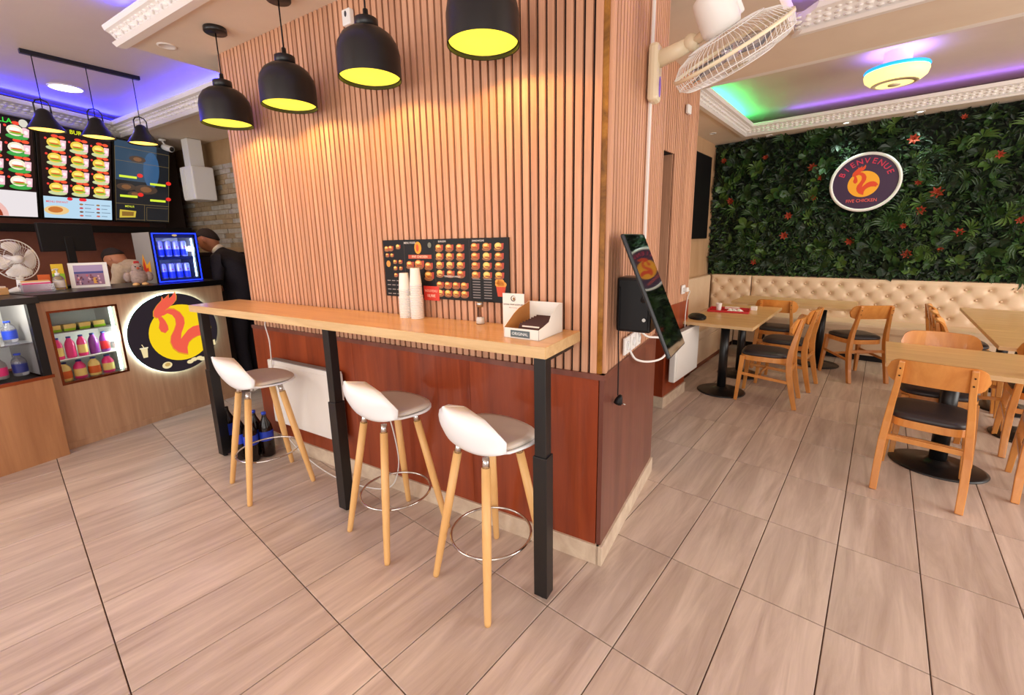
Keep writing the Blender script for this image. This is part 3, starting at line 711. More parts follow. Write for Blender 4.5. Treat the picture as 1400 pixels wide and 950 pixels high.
# hanging screen
kn = Vector((.9119, .1327, .3884)).normalized(); k1 = Vector((-kn.y, kn.x, 0)).normalized(); k2 = kn.cross(k1)
if k2.z < 0: k2 = -k2
ks = thing('tilted_screen', 'tall glossy black touch screen leaning out from the slatted end wall', 'screen', (-.691, 1.728, 1.287), (0, 0, 0))
KM = Matrix((k1, k2, kn)).transposed().to_4x4()
kr = KM.to_euler(); ks.rotation_euler = kr
MB().box(-.1425, .1425, -.257, .257, -.016, -.001).build('housing', 'blackm', ks, bevel=.006)
MB().box(-.136, .136, -.250, .250, -.001, .0006).build('glass', 'screen_off', ks)
MB().box(-.06, .06, -.08, .08, -.04, -.016).build('mount_plate', 'blackm', ks)
def wloc(root_m, p): return root_m.inverted() @ Vector(p)
km = T(-.691, 1.728, 1.287) @ KM
a = wloc(km, wp(UF+.10, 1.90, 1.22)); b = wloc(km, wp(UF+.08, 1.93, 1.22))
MB().tube([(0, 0, -.04), tuple(a), tuple(b)], .014, 8).build('arm', 'blackm', ks)
# cables below the box
cable('cable', [wp(UF+.016, 2.06, .965), wp(UF+.03, 2.13, .905), wp(UF+.06, 2.28, .86), wp(UF+.10, 2.40, .855), wp(UF+.12, 2.45, .90), wp(UF+.10, 2.38, .97), wp(UF+.05, 2.26, 1.00), wp(UF+.03, 2.15, 1.06), wp(UF+.05, 1.98, 1.10)], .006, 'white', 'white cable looping below the black wall box')
cable('power_cord', [wp(UF+.02, 1.852, 1.30), wp(UF+.02, 1.850, 1.1), wp(UF+.02, 1.864, .95), wp(UF+.022, 1.862, .85), wp(UF+.022, 1.862, .80)], .0032, 'black', 'thin black cord hanging with a loose plug on the end wall')
t = thing('plug', 'black moulded plug hanging on its cord below the wall box', 'plug', wp(UF+.024, 1.862, .765), W)
MB().lathe([(.006, .04), (.014, .025), (.019, .008), (.019, -.004), (0, -.006)], 14, mx=RY(.3)).build('body', 'black', t)
MB().tube([(.018, 0, .0), (.034, 0, -.004)], .003, 6).build('pin', 'steel', t)
for k, v in enumerate((2.02, 2.12, 2.22)):
    t = thing('wall_socket', ('left', 'middle', 'right')[k]+' of the three white wall sockets under the black box', 'socket', wp(UF+.004, v, 1.0), W, 'sockets under the black box')
    MB().box(0, .012, -.042, .042, -.042, .042).build('plate', 'white', t, bevel=.004); MB().lathe([(.022, 0), (.022, -.006), (.018, -.006), (.018, .001)], 18, mx=T(.012, 0, 0) @ RY(-PI/2)).build('recess', 'white', t)
# fan cable duct
t = thing('cable_duct', 'thin white cable duct running up the slatted end wall behind the fan', 'duct', wp(UF+.003, 2.285, 1.50), W)
MB().box(0, .012, -.010, .010, 0, 1.46).build('duct', 'white', t, bevel=.002)
# wall fan
fc = Vector(wp(-.235, 2.225)); fc.z = 2.285
fn = (R0*.50-U0*.80+F0*.16).normalized()
fz = fn; fx = fn.cross(Vector((0, 0, 1))).normalized(); fy = fz.cross(fx)
FM = T(*fc) @ Matrix((fx, fy, fz)).transposed().to_4x4()
base = Vector(wp(UF+.003, 2.27, 2.26))
fan = thing('wall_fan', 'cream oscillating wall fan with wire cage mounted high on the slatted wall', 'fan', tuple(base), W)
FI = (T(*base) @ RZ(W)).inverted() @ FM
MB().prism([(-.045, -.12), (.045, -.12), (.05, -.10), (.05, .10), (.03, .125), (-.03, .125), (-.05, .10), (-.05, -.10)], 0, .042, mx=RZ(PI/2) @ STAND @ T(0, 0, 0)).build('wall_base', 'cream', fan, bevel=.01) if False else MB().box(.0, .05, -.045, .045, -.125, .125).build('wall_base', 'cream', fan, bevel=.018)
o = MB().ell(0, 0, .016, .045, 0, .002, (150, 110, 230), 16, mx=T(.0505, 0, -.06) @ RZ(PI/2) @ STAND).build('control_lens', 'print', fan)
MB().tube([(.03, 0, .055), (.12, -.005, .075), (.175, -.01, .09)], [.038, .034, .030], 14).build('arm', 'cream', fan)
hub_w = FI @ Vector((0, 0, -.10))
MB().lathe([(.0, -.03), (.03, -.03), (.033, 0), (.03, .03), (0, .03)], 16, mx=T(.185, -.01, .092) @ RX(PI/2)).tube([(.185, -.01, .092), tuple(hub_w)], [.02, .024], 10).build('tilt_joint', 'cream', fan)
def ring(mb, r, z, th, n=48, mx=None): mb.tube([(r*math.cos(2*PI*k/n), r*math.sin(2*PI*k/n), z) for k in range(n)], th, 6, closed=True, mx=mx)
MB().lathe([(0, -.235), (.045, -.235), (.068, -.222), (.075, -.19), (.078, -.10), (.070, -.075), (0, -.07)], 28, mx=FI).build('motor_housing', 'white', fan)
MB().box(-.035, .035, -.105, -.07, -.20, -.09, mx=FI).build('gear_box', 'white', fan, bevel=.01)
rc = MB()
for k in range(64):
    a = 2*PI*k/64; c, s = math.cos(a), math.sin(a)
    rc.tube([(c*.06, s*.06, -.070), (c*.13, s*.13, -.066), (c*.20, s*.20, -.040), (c*.236, s*.236, -.002)], .0011, 4, mx=FI, smooth=False)
for r, z in ((.06, -.07), (.15, -.062)): ring(rc, r, z, .002, mx=FI)
rc.build('rear_cage', 'white', fan, kind='stuff')
b = MB(); b.lathe([(.236, -.006), (.243, -.006), (.243, .008), (.236, .008), (.236, -.006)], 56, mx=FI, cap=False); b.build('cage_rim', 'cream', fan)
fcg = MB()
for k in range(64):
    a = 2*PI*k/64; c, s = math.cos(a), math.sin(a); a2 = a+.25; c2, s2 = math.cos(a2), math.sin(a2)
    fcg.tube([(c*.238, s*.238, .004), (c*.232, s*.232, .045), (c*.205, s*.205, .066), (c2*.12, s2*.12, .082), (c2*.045, s2*.045, .085)], .0011, 4, mx=FI, smooth=False)
for r, z in ((.234, .045), (.15, .078), (.045, .085)): ring(fcg, r, z, .002, mx=FI)
fcg.build('front_cage', 'white', fan, kind='stuff')
MB().lathe([(0, .083), (.045, .083), (.045, .09), (0, .092)], 24, mx=FI).build('badge', 'cream', fan)
def blades(root, mx, R, n=4, mt='clearp', z=.02, w_=.55, smooth=True):
    for q in range(n):
        b = MB(); vs = []; A0 = 2*PI*q/n
        for i in range(7):
            r = .035+(R-.035)*i/6; hw = w_*(.35+.65*math.sin(min(1, i/4.5)*PI/2))*(1 if i < 6 else .75)
            for j in range(5):
                a = A0+hw*(j/4-.5)*1.3; zz = z+.035*(j/4-.5)
                vs.append((r*math.cos(a), r*math.sin(a), zz))
        fs = [(i*5+j, i*5+j+1, (i+1)*5+j+1, (i+1)*5+j) for i in range(6) for j in range(4)]
        o = b.add(vs, fs, smooth=True, mx=mx).build('blade', mt, root); s = o.modifiers.new('s', 'SOLIDIFY'); s.thickness = .002
blades(fan, FI, .20, 4, 'clearp')
MB().lathe([(0, -.01), (.035, -.01), (.038, .03), (.02, .045), (0, .046)], 20, mx=FI).build('blade_hub', 'clearp', fan)
# details on the pillar
t = thing('wall_socket', 'white socket and plug on the pillar above the second radiator', 'socket', (PX+.003, 4.04, 1.04), 0)
MB().box(0, .014, -.04, .04, -.04, .04).build('plate', 'white', t, bevel=.004); MB().box(.014, .05, -.02, .03, -.02, .02).build('plug', 'white', t, bevel=.006)
cable('cable', [(PX+.03, 4.07, 1.03), (PX+.05, 4.10, 1.02), (PX+.03, 4.11, .95), (PX+.02, 4.11, .8), (PX+.02, 4.12, .66)], .004, 'white', 'short white cable from the pillar socket down to the second radiator')
t = thing('sensor_box', 'small white sensor high on the pillar below the dining room ceiling', 'sensor', (PX+.003, 3.90, 2.54), 0); MB().box(0, .025, -.04, .04, -.035, .035).build('body', 'white', t, bevel=.008)
t = thing('radiator', 'white panel radiator low on the pillar beside the first dining table', 'radiator', (PX+.003, 3.72, .24), 0)
MB().box(.03, .085, 0, .62, 0, .44).build('panel', 'heater', t, bevel=.008); MB().box(.085, .09, .03, .59, .03, .41).build('front_plate', 'heater', t, bevel=.003)
MB().box(.035, .08, .02, .60, .438, .444).build('top_grille', 'grille', t); MB().box(0, .03, .10, .16, .06, .36).build('bracket', 'grille', t); MB().box(0, .03, .40, .46, .06, .36).build('bracket', 'grille', t)

# ================================================================== DINING ROOM
# ---- banquettes
def tufted(x0, x1, z0, z1, y, rows, px=.19, pz=.115, ztop=.87):
    nx = max(8, int((x1-x0)/.019)); nz = int((z1-z0)/.019); vs = []
    def dep(x, z):
        d = .0
        for r in range(rows):
            zc = ztop-pz*r; off = (px/2 if r % 2 else 0)
            k = round((x-off)/px); xc = k*px+off
            q = math.hypot((x-xc)/1.0, (z-zc))
            d += .034*math.exp(-(q/.026)**2) + .010*math.exp(-(q/.06)**2)
        # diagonal creases between buttons
        if ztop-pz*(rows-1) <= z <= ztop:
            u = x/px; w_ = (ztop-z)/pz/2
            a = abs(((u+w_) % 1)-.5); b = abs(((u-w_) % 1)-.5)
            d += .007*(math.exp(-((.5-a)/.07)**2)+math.exp(-((.5-b)/.07)**2))
        e = min(x-x0, x1-x, z1-z); d += .02*math.exp(-(max(e, 0)/.018)**2)
        return d
    for j in range(nz+1):
        for i in range(nx+1):
            x = x0+(x1-x0)*i/nx; z = z0+(z1-z0)*j/nz; vs.append((x, y+dep(x, z), z))
    fs = [(j*(nx+1)+i, j*(nx+1)+i+1, (j+1)*(nx+1)+i+1, (j+1)*(nx+1)+i) for j in range(nz) for i in range(nx)]
    n = len(vs)
    mb = MB().add(vs, fs, smooth=True)
    mb.box(x0+.004, x1-.004, y+.045, y+.125, z0, z1-.012)
    return mb
bq = thing('banquette', 'long cream buttoned banquette under the green plant wall', 'bench', (0, 0, 0))
YB = 7.0
tufted(-1.955, -1.415, .44, .955, YB, 4).build('back_panel', 'leather', bq)
tufted(-1.405, 3.2, .44, .955, YB, 4).build('back_panel', 'leather', bq)
bt = MB()
k = 0
def button(x, z): MB().lathe([(0, -.012), (.009, -.010), (.012, -.004), (.012, .004)], 10, mx=T(x, YB+.024, z) @ RX(-PI/2)).build('button', 'leather', bq)
bmesh0 = None
for r in range(4):
    off = .095 if r % 2 else 0
    for k in range(-10, 8):
        x = .19*k+off
        if x > 1.35 or x < -1.93 or abs(x+1.41) < .03: continue
        if bmesh0 is None: bmesh0 = MB().lathe([(0, -.010), (.009, -.008), (.012, -.002), (.012, .006)], 10, mx=RX(-PI/2)).build('button', 'leather', bq); o = bmesh0
        else: o = bmesh0.copy(); C.objects.link(o); o.parent = bq
        o.location = (x, YB+.030, .87-.115*r)
MB().box(-1.5, 3.2, 6.60, 7.05, .33, .45).build('seat_cushion', 'leather', bq, bevel=.03)
MB().box(-1.5, 3.2, 6.615, 6.66, .07, .34).build('front_panel', 'leather', bq, bevel=.004)
MB().box(-1.5, 3.2, 6.63, 6.66, 0, .07).build('kick_board', 'black', bq)
bl = thing('banquette', 'short plain cream banquette along the left wall behind the paired tables', 'bench', (0, 0, 0))
MB().box(-2.045, -1.955, 4.26, 6.98, .44, .955).build('back_panel', 'leather', bl, bevel=.02)
MB().box(-2.0, -1.50, 4.26, 7.0, .33, .45).build('seat_cushion', 'leather', bl, bevel=.03)
MB().box(-1.54, -1.505, 4.27, 6.60, .06, .34).build('front_panel', 'leather', bl, bevel=.003)
MB().box(-1.53, -1.515, 4.28, 6.60, 0, .06).build('kick_board', 'copper', bl)
# ---- green wall
gw = thing('plant_wall', 'dense artificial green plant wall with orange flowers above the banquette', 'plants', (0, 0, 0))
GX0, GX1, GZ0, GZ1, GY = -2.05, 2.7, .96, 2.83, 7.13
MB().box(GX0, GX1, GY, 7.17, GZ0, GZ1).build('backing', 'moss', gw)
rn = random.Random(11)
def blade_leaf(mb, P, d, n, L, w_, mi, bend=.25):
    """pointed leaf: spine from P along d, bending along -z a bit"""
    d = d.normalized(); s = d.cross(n).normalized()*w_; pts = []
    a = P; b = P+d*L*.4+n*.01*L; c = P+d*L*.75-Vector((0, 0, 1))*bend*L*.15; e = P+d*L-Vector((0, 0, 1))*bend*L*.4
    v = [a, b+s, b+n*w_*-.3, b-s, c+s*.7, c+n*w_*-.2, c-s*.7, e]
    mb.add([tuple(q) for q in v], [(0, 1, 2), (0, 2, 3), (1, 4, 5, 2), (2, 5, 6, 3), (4, 7, 5), (5, 7, 6)], mi)
fol = MB()
for k in range(15000):
    x = rn.uniform(GX0+.03, GX1); z = rn.uniform(GZ0+.02, GZ1-.02); y = GY-rn.uniform(0, .07)
    if math.hypot(x+.272, z-2.128) < .33 and y < 7.09: continue
    a = rn.uniform(0, 2*PI); out = rn.uniform(.15, .9)
    d = Vector((math.cos(a), -out, math.sin(a)*.9-.15)); nn_ = Vector((rn.uniform(-.4, .4), -1, rn.uniform(.1, .8))).normalized()
    L = rn.uniform(.035, .10); w_ = L*rn.choice((.10, .16, .24))
    patch = math.sin(x*2.3+1)*math.cos(z*3.1)+.5*math.sin(x*5+z*4)
    mi = 0 if rn.random() < (.60-.12*patch+.20*((z-1.6)/.9)) else (1 if rn.random() < .80 else 2)  # lighter leaves picked more often lower down, painting in the brighter light there
    blade_leaf(fol, Vector((x, y, z)), d, nn_, L, w_, mi)
fol.build('foliage', ['leafd', 'leafm', 'leafl'], gw, kind='stuff')
def frond(mt, fern):
    mb = MB()
    if fern:   # hand of long narrow leaflets
        for k in range(9):
            a = -1.5+3.0*k/8; blade_leaf(mb, Vector((0, 0, 0)), Vector((math.sin(a), -.45, math.cos(a)*.8-.3)), Vector((0, -1, .3)), .16*(1-.25*abs(a)/1.5), .011, 0, .9)
    else:
        for k, (a, L) in enumerate(((0, .17), (.9, .12), (-.9, .13), (1.7, .09), (-1.6, .09))):
            blade_leaf(mb, Vector((0, 0, 0)), Vector((math.sin(a), -.5, math.cos(a)*.8-.2)), Vector((0, -1, .3)), L, L*.24, 0, .7)
    return mb.build('leaf', mt, gw)
protos = [frond('leafm', True), frond('leafd', True), frond('leafl', True), frond('leafm', False), frond('leafl', False), frond('leafd', False)]
for k in range(270):
    src = protos[rn.choice((0, 0, 1, 1, 3, 5, 5, 2, 3, 0, 4))]
    o = protos[k] if k < 6 else src.copy()
    if k >= 6: C.objects.link(o); o.parent = gw
    zz = GZ0+.06+(GZ1-GZ0-.12)*rn.random()**1.25
    xx = rn.uniform(GX0+.1, 1.6)
    while math.hypot(xx+.272, zz-2.128) < .42: xx = rn.uniform(GX0+.1, 1.6)
    o.location = (xx, GY-.075, zz); s = rn.uniform(.75, 1.35); o.scale = (s, s, s); o.rotation_euler = (rn.uniform(-.3, .3), rn.uniform(-2.6, 2.6), 0)
def flower():
    mb = MB()
    for k in range(7):
        a = 2*PI*k/7; c, s = math.cos(a), math.sin(a)
        v = [(0, 0, 0), (.022*math.cos(a-.5), -.012, .022*math.sin(a-.5)), (.042*c, -.022, .042*s), (.022*math.cos(a+.5), -.012, .022*math.sin(a+.5))]
        mb.add(v, [(0, 1, 2, 3)])
        v = [(0, -.01, 0), (.012*math.cos(a), -.028, .012*math.sin(a)), (.022*math.cos(a+.4), -.034, .022*math.sin(a+.4)), (.012*math.cos(a+.8), -.028, .012*math.sin(a+.8))]
        mb.add(v, [(0, 1, 2, 3)])
    return mb.build('flower', 'flower', gw)
def onback(px, py, Y=7.05):
    d = FW+RT*(px-CX)/FPX-UQ*(py-CY)/FPX; return CAM+d*(Y/d.y)
fl0 = flower()
for k, (fx_, fy_, s) in enumerate(((1047, 215, .9), (1111, 229, 1.2), (1121, 243, .8), (1249, 190, 1.3), (1281, 264, 1.5), (1258, 287, 1.2), (1366, 211, 1), (999, 275, 1.2), (1078, 295, 1.1), (1072, 322, 1.2), (1161, 330, 1.1), (1240, 347, 1.2), (1311, 318, 1.1), (1285, 340, .8), (1031, 358, 1), (990, 220, .9), (1113, 270, .8), (1318, 160, .7), (1235, 309, .8), (1256, 249, .8), (1395, 300, 1))):
    o = fl0 if k == 0 else fl0.copy()
    if k: C.objects.link(o); o.parent = gw
    p = onback(fx_, fy_, GY-.10); o.location = p; o.scale = (s*1.15,)*3; o.rotation_euler = (rn.uniform(-.3, .3), rn.uniform(0, 6), 0)
# ---- round logo: drawing shared by the plant wall sign and the counter sign
def rooster_pts():
    comb = [(330, 330), (338, 290), (372, 250), (420, 212), (428, 182), (440, 204), (490, 170), (486, 204), (512, 188), (545, 152), (553, 190), (545, 222), (515, 250), (470, 276), (430, 300), (395, 345), (350, 350)]
    wat = [(362, 345), (398, 350), (420, 385), (435, 430), (434, 462), (402, 486), (368, 468), (356, 435), (370, 390)]
    body = [(395, 335), (430, 300), (470, 290), (520, 300), (565, 335), (592, 385), (590, 430), (570, 470), (545, 510), (532, 560), (560, 535), (610, 492), (660, 470), (715, 466), (765, 485), (800, 520), (812, 552), (790, 538), (775, 570), (740, 560), (690, 560), (640, 575), (600, 600), (578, 640), (575, 700), (540, 690), (490, 668), (450, 625), (436, 570), (450, 520), (485, 475), (510, 430), (512, 385), (490, 345), (450, 325), (410, 340)]
    f = lambda L: [((x-550)/290, -(y-505)/243) for x, y in L]
    return f(comb), f(wat), f(body)
def draw_logo(mb, cx, cy, r, mx, red=(236, 70, 34), yel=(255, 206, 20), dk=(226, 120, 30), z=0):
    mb.ell(cx, cy, r, r, z, z+.001, yel, 40, mx=mx)
    for L in rooster_pts():
        c = (sum(p[0] for p in L)/len(L), sum(p[1] for p in L)/len(L))
        mb.prism([(cx+(c[0]+(x-c[0])*1.06)*r, cy+(c[1]+(y-c[1])*1.06)*r) for x, y in L], z+.001, z+.0015, mx=mx, col=dk)
        mb.prism([(cx+x*r, cy+y*r) for x, y in L], z+.0015, z+.002, mx=mx, col=red)
sg = thing('round_sign', 'round purple sign with white rim reading BIENVENUE FIVE CHICKEN on the plant wall', 'sign', (-.270, 6.965, 2.125), 0)
MB().lathe([(0, .0), (.345, .0), (.345, .03), (0, .03)], 56, mx=RX(PI/2) @ T(0, 0, -.03)).build('backplate', 'white', sg)
MB().lathe([(.312, 0), (.345, 0), (.345, .012), (.312, .012), (.312, 0)], 56, mx=RX(PI/2), cap=False).build('rim', 'white', sg)
f = MB(); f.ell(0, 0, .313, .313, 0, .003, (58, 28, 66), 56, mx=STAND); S3 = T(0, -.003, 0) @ STAND
draw_logo(f, -.01, -.02, .152, S3, red=(226, 66, 22), yel=(250, 172, 30), dk=(216, 100, 24))
word = 'BIENVENUE'
for k, ch in enumerate(word):
    a = math.radians(66-16.5*k) if ch != 'I' else math.radians(66-16.5*k)
    text_into(f, ch, .088, (206, 40, 78), T(.245*math.sin(-a), -.0042, .245*math.cos(a)) @ RY(-a) @ STAND)
text_into(f, 'FIVE CHICKEN', .052, (232, 92, 86), T(-.01, -.0042, -.215) @ STAND, sx=.9)
f.build('face', 'print', sg)
# ---- tv
tv = thing('wall_screen', 'dark upright television hanging on the left dining room wall', 'television', (-2.045, 6.40, 2.05), 0)
MB().box(0, .05, -.36, .38, -.56, .56).build('housing', 'blackg', tv, bevel=.005); MB().box(.05, .051, -.345, .365, -.545, .545).build('panel', 'black', tv)
# ---- ceiling lamp and spots
cl = thing('ceiling_lamp', 'round ceiling lamp with cyan ring and pale yellow diffuser in the dining room', 'ceiling light', (-.095, 5.42, 3.07), 0)
MB().lathe([(.10, 0), (.10, -.10), (.17, -.115), (.20, -.125)], 36, cap=False).build('neck', 'white', cl)
MB().lathe([(.20, -.125), (.222, -.13), (.228, -.142), (.222, -.154), (.20, -.156)], 48, cap=False).build('light_ring', 'cyan', cl)
MB().lathe([(.222, -.158), (.226, -.175), (.215, -.215), (.18, -.245), (.12, -.258), (.05, -.262), (0, -.262)], 44, cap=False).build('diffuser', 'lampy', cl)
MB().lathe([(.16, -.254), (.13, -.262), (.13, -.266), (.165, -.258)], 36, cap=False).lathe([(.045, -.262), (.045, -.272), (0, -.274)], 24, cap=False).build('trim_ring', 'cream', cl)
l = bpy.data.lights.new('lamp_glow', 'AREA'); l.shape = 'DISK'; l.size = .38; l.energy = 9; l.color = (1, .86, .55); o = bpy.data.objects.new('lamp_glow', l); C.objects.link(o); o.parent = cl; o.location = (0, 0, -.29)
l = bpy.data.lights.new('lamp_upglow', 'AREA'); l.shape = 'DISK'; l.size = .40; l.energy = 3.2; l.color = (.36, .22, 1); o = bpy.data.objects.new('lamp_upglow', l); C.objects.link(o); o.parent = cl; o.location = (0, 0, -.10); o.rotation_euler = (PI, 0, 0)
for k, (x, y, on) in enumerate(((-.518, 6.90, 1), (.136, 6.90, 1), (-1.87, 6.30, 0), (-1.35, 6.96, 0))):
    t = thing('spot_light', ('lit recessed spot just above and left of the round sign', 'lit recessed spot just above and right of the round sign', 'small unlit spot in the low ceiling of the left corner', 'small unlit spot above the left end of the plant wall')[k], 'ceiling light', (x, y, ZD))
    MB().lathe([(.045, 0), (.045, -.005), (.033, -.008), (.030, -.002)], 24, cap=False).build('ring', 'white', t)
    MB().lathe([(.030, -.002), (0, -.0035)], 20, cap=False).build('lens', 'led_down' if on else 'steel', t)
    if on:
        s = spot(t, -.02, 16, (.72, 1.0, .86), 70, .8, .02); s.rotation_euler = (.16, 0, 0)
# ---- tables
def make_table(loc, rz, label, L=.70, Wd=.60):
    t = thing('dining_table', label, 'table', loc, rz, 'square oak café tables on round black bases')
    MB().box(-Wd/2, Wd/2, -L/2, L/2, .702, .73).build('tabletop', 'tabletop', t, bevel=.0015)
    MB().box(-Wd/2-.0012, Wd/2+.0012, -L/2-.0012, L/2+.0012, .7025, .7292).build('edge_band', 'topedge', t)
    MB().lathe([(.04, .03), (.04, .70)], 24).build('column', 'blackm', t)
    MB().lathe([(.215, 0), (.218, .006), (.20, .014), (.10, .022), (.06, .03), (.045, .05)], 44).build('base', 'blackm', t)
    MB().box(-.16, .16, -.16, .16, .692, .702).build('top_plate', 'blackm', t)
    return t
ta = make_table((-1.085, 4.475, 0), 0, 'first oak café table beside the pillar radiator with the black pouch on it')
dup(ta, (-1.085, 5.180, 0), 0, 'oak café table pushed behind the first one, carrying the red tray')
dup(ta, (-1.065, 6.135, 0), 0, 'oak café table in the far left corner in front of the banquette seam')
dup(ta, (-.460, 6.135, 0), 0, 'oak café table right of the corner one, its black column in full view')
tc_ = dup(ta, (.425, 3.790, 0), 0, 'nearest oak café table on the right, behind the chair seen from the back'); tc_.scale = (1.12, 1, 1)
dup(ta, (.985, 4.735, 0), 0, 'near table of the long row at the right edge of the photo')
dup(ta, (.985, 5.440, 0), 0, 'middle table of the long row at the right edge, beside the dark chair backs')
dup(ta, (.985, 6.145, 0), 0, 'far table of the long row at the right edge, next to the banquette')
# ---- chairs
def make_chair(loc, rz, label):
    t = thing('dining_chair', label, 'chair', loc, rz, 'honey beech chairs with dark seats')
    # seat cushion
    out = []
    for k in range(36):
        a = 2*PI*k/36; c, s = math.cos(a), math.sin(a); e = .55
        x = .190*math.copysign(abs(c)**e, c); y = .195*math.copysign(abs(s)**e, s); x *= (1+.06*(y/.2)); out.append((x, y+.01))
    vs = []; n = 36
    for sc_, z in ((.98, .440), (1, .452), (.97, .466), (.85, .477), (.5, .482)): vs += [(x*sc_, (y-.01)*sc_+.01, z) for x, y in out]
    fs = [(k*n+i, k*n+(i+1) % n, (k+1)*n+(i+1) % n, (k+1)*n+i) for k in range(4) for i in range(n)]+[tuple(4*n+i for i in range(n)), tuple(reversed(range(n)))]
    MB().add(vs, fs, smooth=True).build('seat', 'cushion', t)
    vs = []; 
    for sc_, z in ((1.0, .395), (1.0, .440), (.90, .440), (.90, .395)): vs += [(x*sc_, (y-.01)*sc_+.01, z) for x, y in out]
    fs = [(k*n+i, k*n+(i+1) % n, ((k+1) % 4)*n+(i+1) % n, ((k+1) % 4)*n+i) for k in range(4) for i in range(n)]
    MB().add(vs, fs).build('seat_frame', 'chair', t, bevel=.002)
    for s in (-1, 1):
        MB().sweep([(s*.190, .205, 0), (s*.182, .192, .2), (s*.165, .178, .43)], [(.028, .028), (.034, .034), (.040, .040)]).build('leg', 'chair', t, bevel=.004)
        MB().sweep([(s*.182, -.265, 0), (s*.182, -.232, .14), (s*.178, -.200, .30), (s*.170, -.190, .42), (s*.163, -.196, .52), (s*.150, -.222, .66), (s*.143, -.250, .800)],
                   [(.034, .034), (.036, .040), (.037, .048), (.036, .050), (.033, .044), (.030, .034), (.028, .022)]).build('leg', 'chair', t, bevel=.004)
        MB().sweep([(s*.188, -.215, .235), (s*.186, .19, .265)], [(.014, .026), (.014, .026)], up=(0, 0, 1)).build('side_stretcher', 'chair', t, bevel=.002)
    MB().sweep([(-.186, -.205, .325), (.186, -.205, .325)], [(.030, .014), (.030, .014)], up=(0, 1, 0)).build('rear_stretcher', 'chair', t, bevel=.002)
    MB().sweep([(-.186, .02, .255), (0, .04, .255), (.186, .02, .255)], [(.024, .014)]*3, up=(0, 1, 0)).build('cross_stretcher', 'chair', t, bevel=.002)
    # curved backrest with rounded ends
    vs = []; nx, nz = 28, 8; hw = .208
    prof_h = lambda a: .068*math.sqrt(max(0, 1-max(0, (abs(a)-.70)/.30)**2)) + .003
    for side in (0, 1):
        for i in range(nx+1):
            a = -1+2*i/nx; a = math.sin(a*PI/2) if False else a
            x = hw*a; yc = -.236+.052*(a*a) + side*.018; h = prof_h(a)
            zc = .738 - .006*a*a
            for j in range(nz+1):
                q = -1+2*j/nz; z = zc+h*q; y = yc-.016*(z-.738)/.064
                vs.append((x, y-.012, z))
    st_ = nz+1; off = (nx+1)*st_
    fs = []
    for i in range(nx):
        for j in range(nz):
            a_, b_, c_, d_ = i*st_+j, (i+1)*st_+j, (i+1)*st_+j+1, i*st_+j+1
            fs.append((a_, b_, c_, d_)); fs.append((d_+off, c_+off, b_+off, a_+off))
        fs.append((i*st_, i*st_+off, (i+1)*st_+off, (i+1)*st_)); fs.append((i*st_+nz, (i+1)*st_+nz, (i+1)*st_+nz+off, i*st_+nz+off))
    for j in range(nz):
        fs.append((j, j+1, j+1+off, j+off)); e = nx*st_; fs.append((e+j+1, e+j, e+j+off, e+j+1+off))
    MB().add(vs, fs, smooth=False).build('backrest', 'chair', t, bevel=.003)
    for s in (-1, 1):
        for z in (.715, .76): MB().lathe([(.0045, 0), (.0045, .002), (0, .0022)], 8, mx=T(s*.146, -.259-(z-.738)*.2, z) @ RX(PI/2)).build('screw', 'black', t)
    return t
D = math.radians
ch = make_chair((.318, 3.445, 0), D(-5.5), 'large beech chair seen from behind at the nearest table')
dup(ch, (.385, 4.045, 0), D(181), 'beech chair behind the nearest table, only its curved backrest showing above the top')
dup(ch, (-.715, 4.505, 0), D(92), 'near one of two beech chairs seen from the side at the paired left tables')
dup(ch, (-.655, 5.120, 0), D(86), 'far one of two beech chairs seen from the side at the paired left tables')
dup(ch, (-.86, 5.79, 0), D(3), 'beech chair seen from behind beyond the red tray table, facing the banquette')
dup(ch, (-.130, 5.800, 0), D(36), 'beech chair standing free in front of the banquette, turned towards the left')
for k, y in enumerate((4.93, 5.42, 5.93)):
    dup(ch, (.650, y, 0), D(-92+2*k), ('nearest', 'middle', 'farthest')[k]+' of three dark edge-on chair backs on the left of the long row of tables')
dup(ch, (.970, 4.455, 0), D(-4), 'beech chair at the near end of the long row, cut by the right edge')
dup(ch, (.935, 3.74, 0), D(-6), 'beech chair right of the one seen from behind, mostly outside the frame')
# ---- things on the paired tables
def onz_(px, py, z):
    d = FW+RT*(px-CX)/FPX-UQ*(py-CY)/FPX; return CAM+d*((z-H)/d.z)
ZT = .7305
tc = (-1.19, 4.98)
t = thing('tray', 'red plastic tray with used paper on the paired left tables', 'tray', (tc[0], tc[1], ZT), .15)
MB().box(-.19, .19, -.14, .14, 0, .005).build('floor', 'red', t, bevel=.001) if False else MB().box(-.19, .19, -.14, .14, 0, .005).build('tray_base', 'red', t)
rim = MB(); rim.sweep([(-.19, -.14, .012), (.19, -.14, .012)], [(.012, .018)]*2, up=(0, 0, 1)).sweep([(-.19, .14, .012), (.19, .14, .012)], [(.012, .018)]*2, up=(0, 0, 1)).sweep([(-.19, -.14, .012), (-.19, .14, .012)], [(.012, .018)]*2, up=(0, 0, 1)).sweep([(.19, -.14, .012), (.19, .14, .012)], [(.012, .018)]*2, up=(0, 0, 1)); rim.build('tray_rim', 'red', t)
t = thing('paper_cup', 'white paper cup standing on the red tray', 'cup', (tc[0]-.09, tc[1]-.05, ZT+.006)); MB().lathe([(.022, 0), (.030, .075), (.031, .078), (.028, .076), (.021, .004), (0, .004)], 20, cap=False).build('cup', 'paper', t)
t = thing('food_wrapper', 'crumpled white paper on the front of the red tray', 'wrapper', (tc[0]+.07, tc[1]-.06, ZT+.006)); b = MB()
rn2 = random.Random(5); vs = [((i/7-.5)*.15, (j/5-.5)*.10, .003+rn2.random()*.028*(0 if i in (0, 7) or j in (0, 5) else 1)) for j in range(6) for i in range(8)]
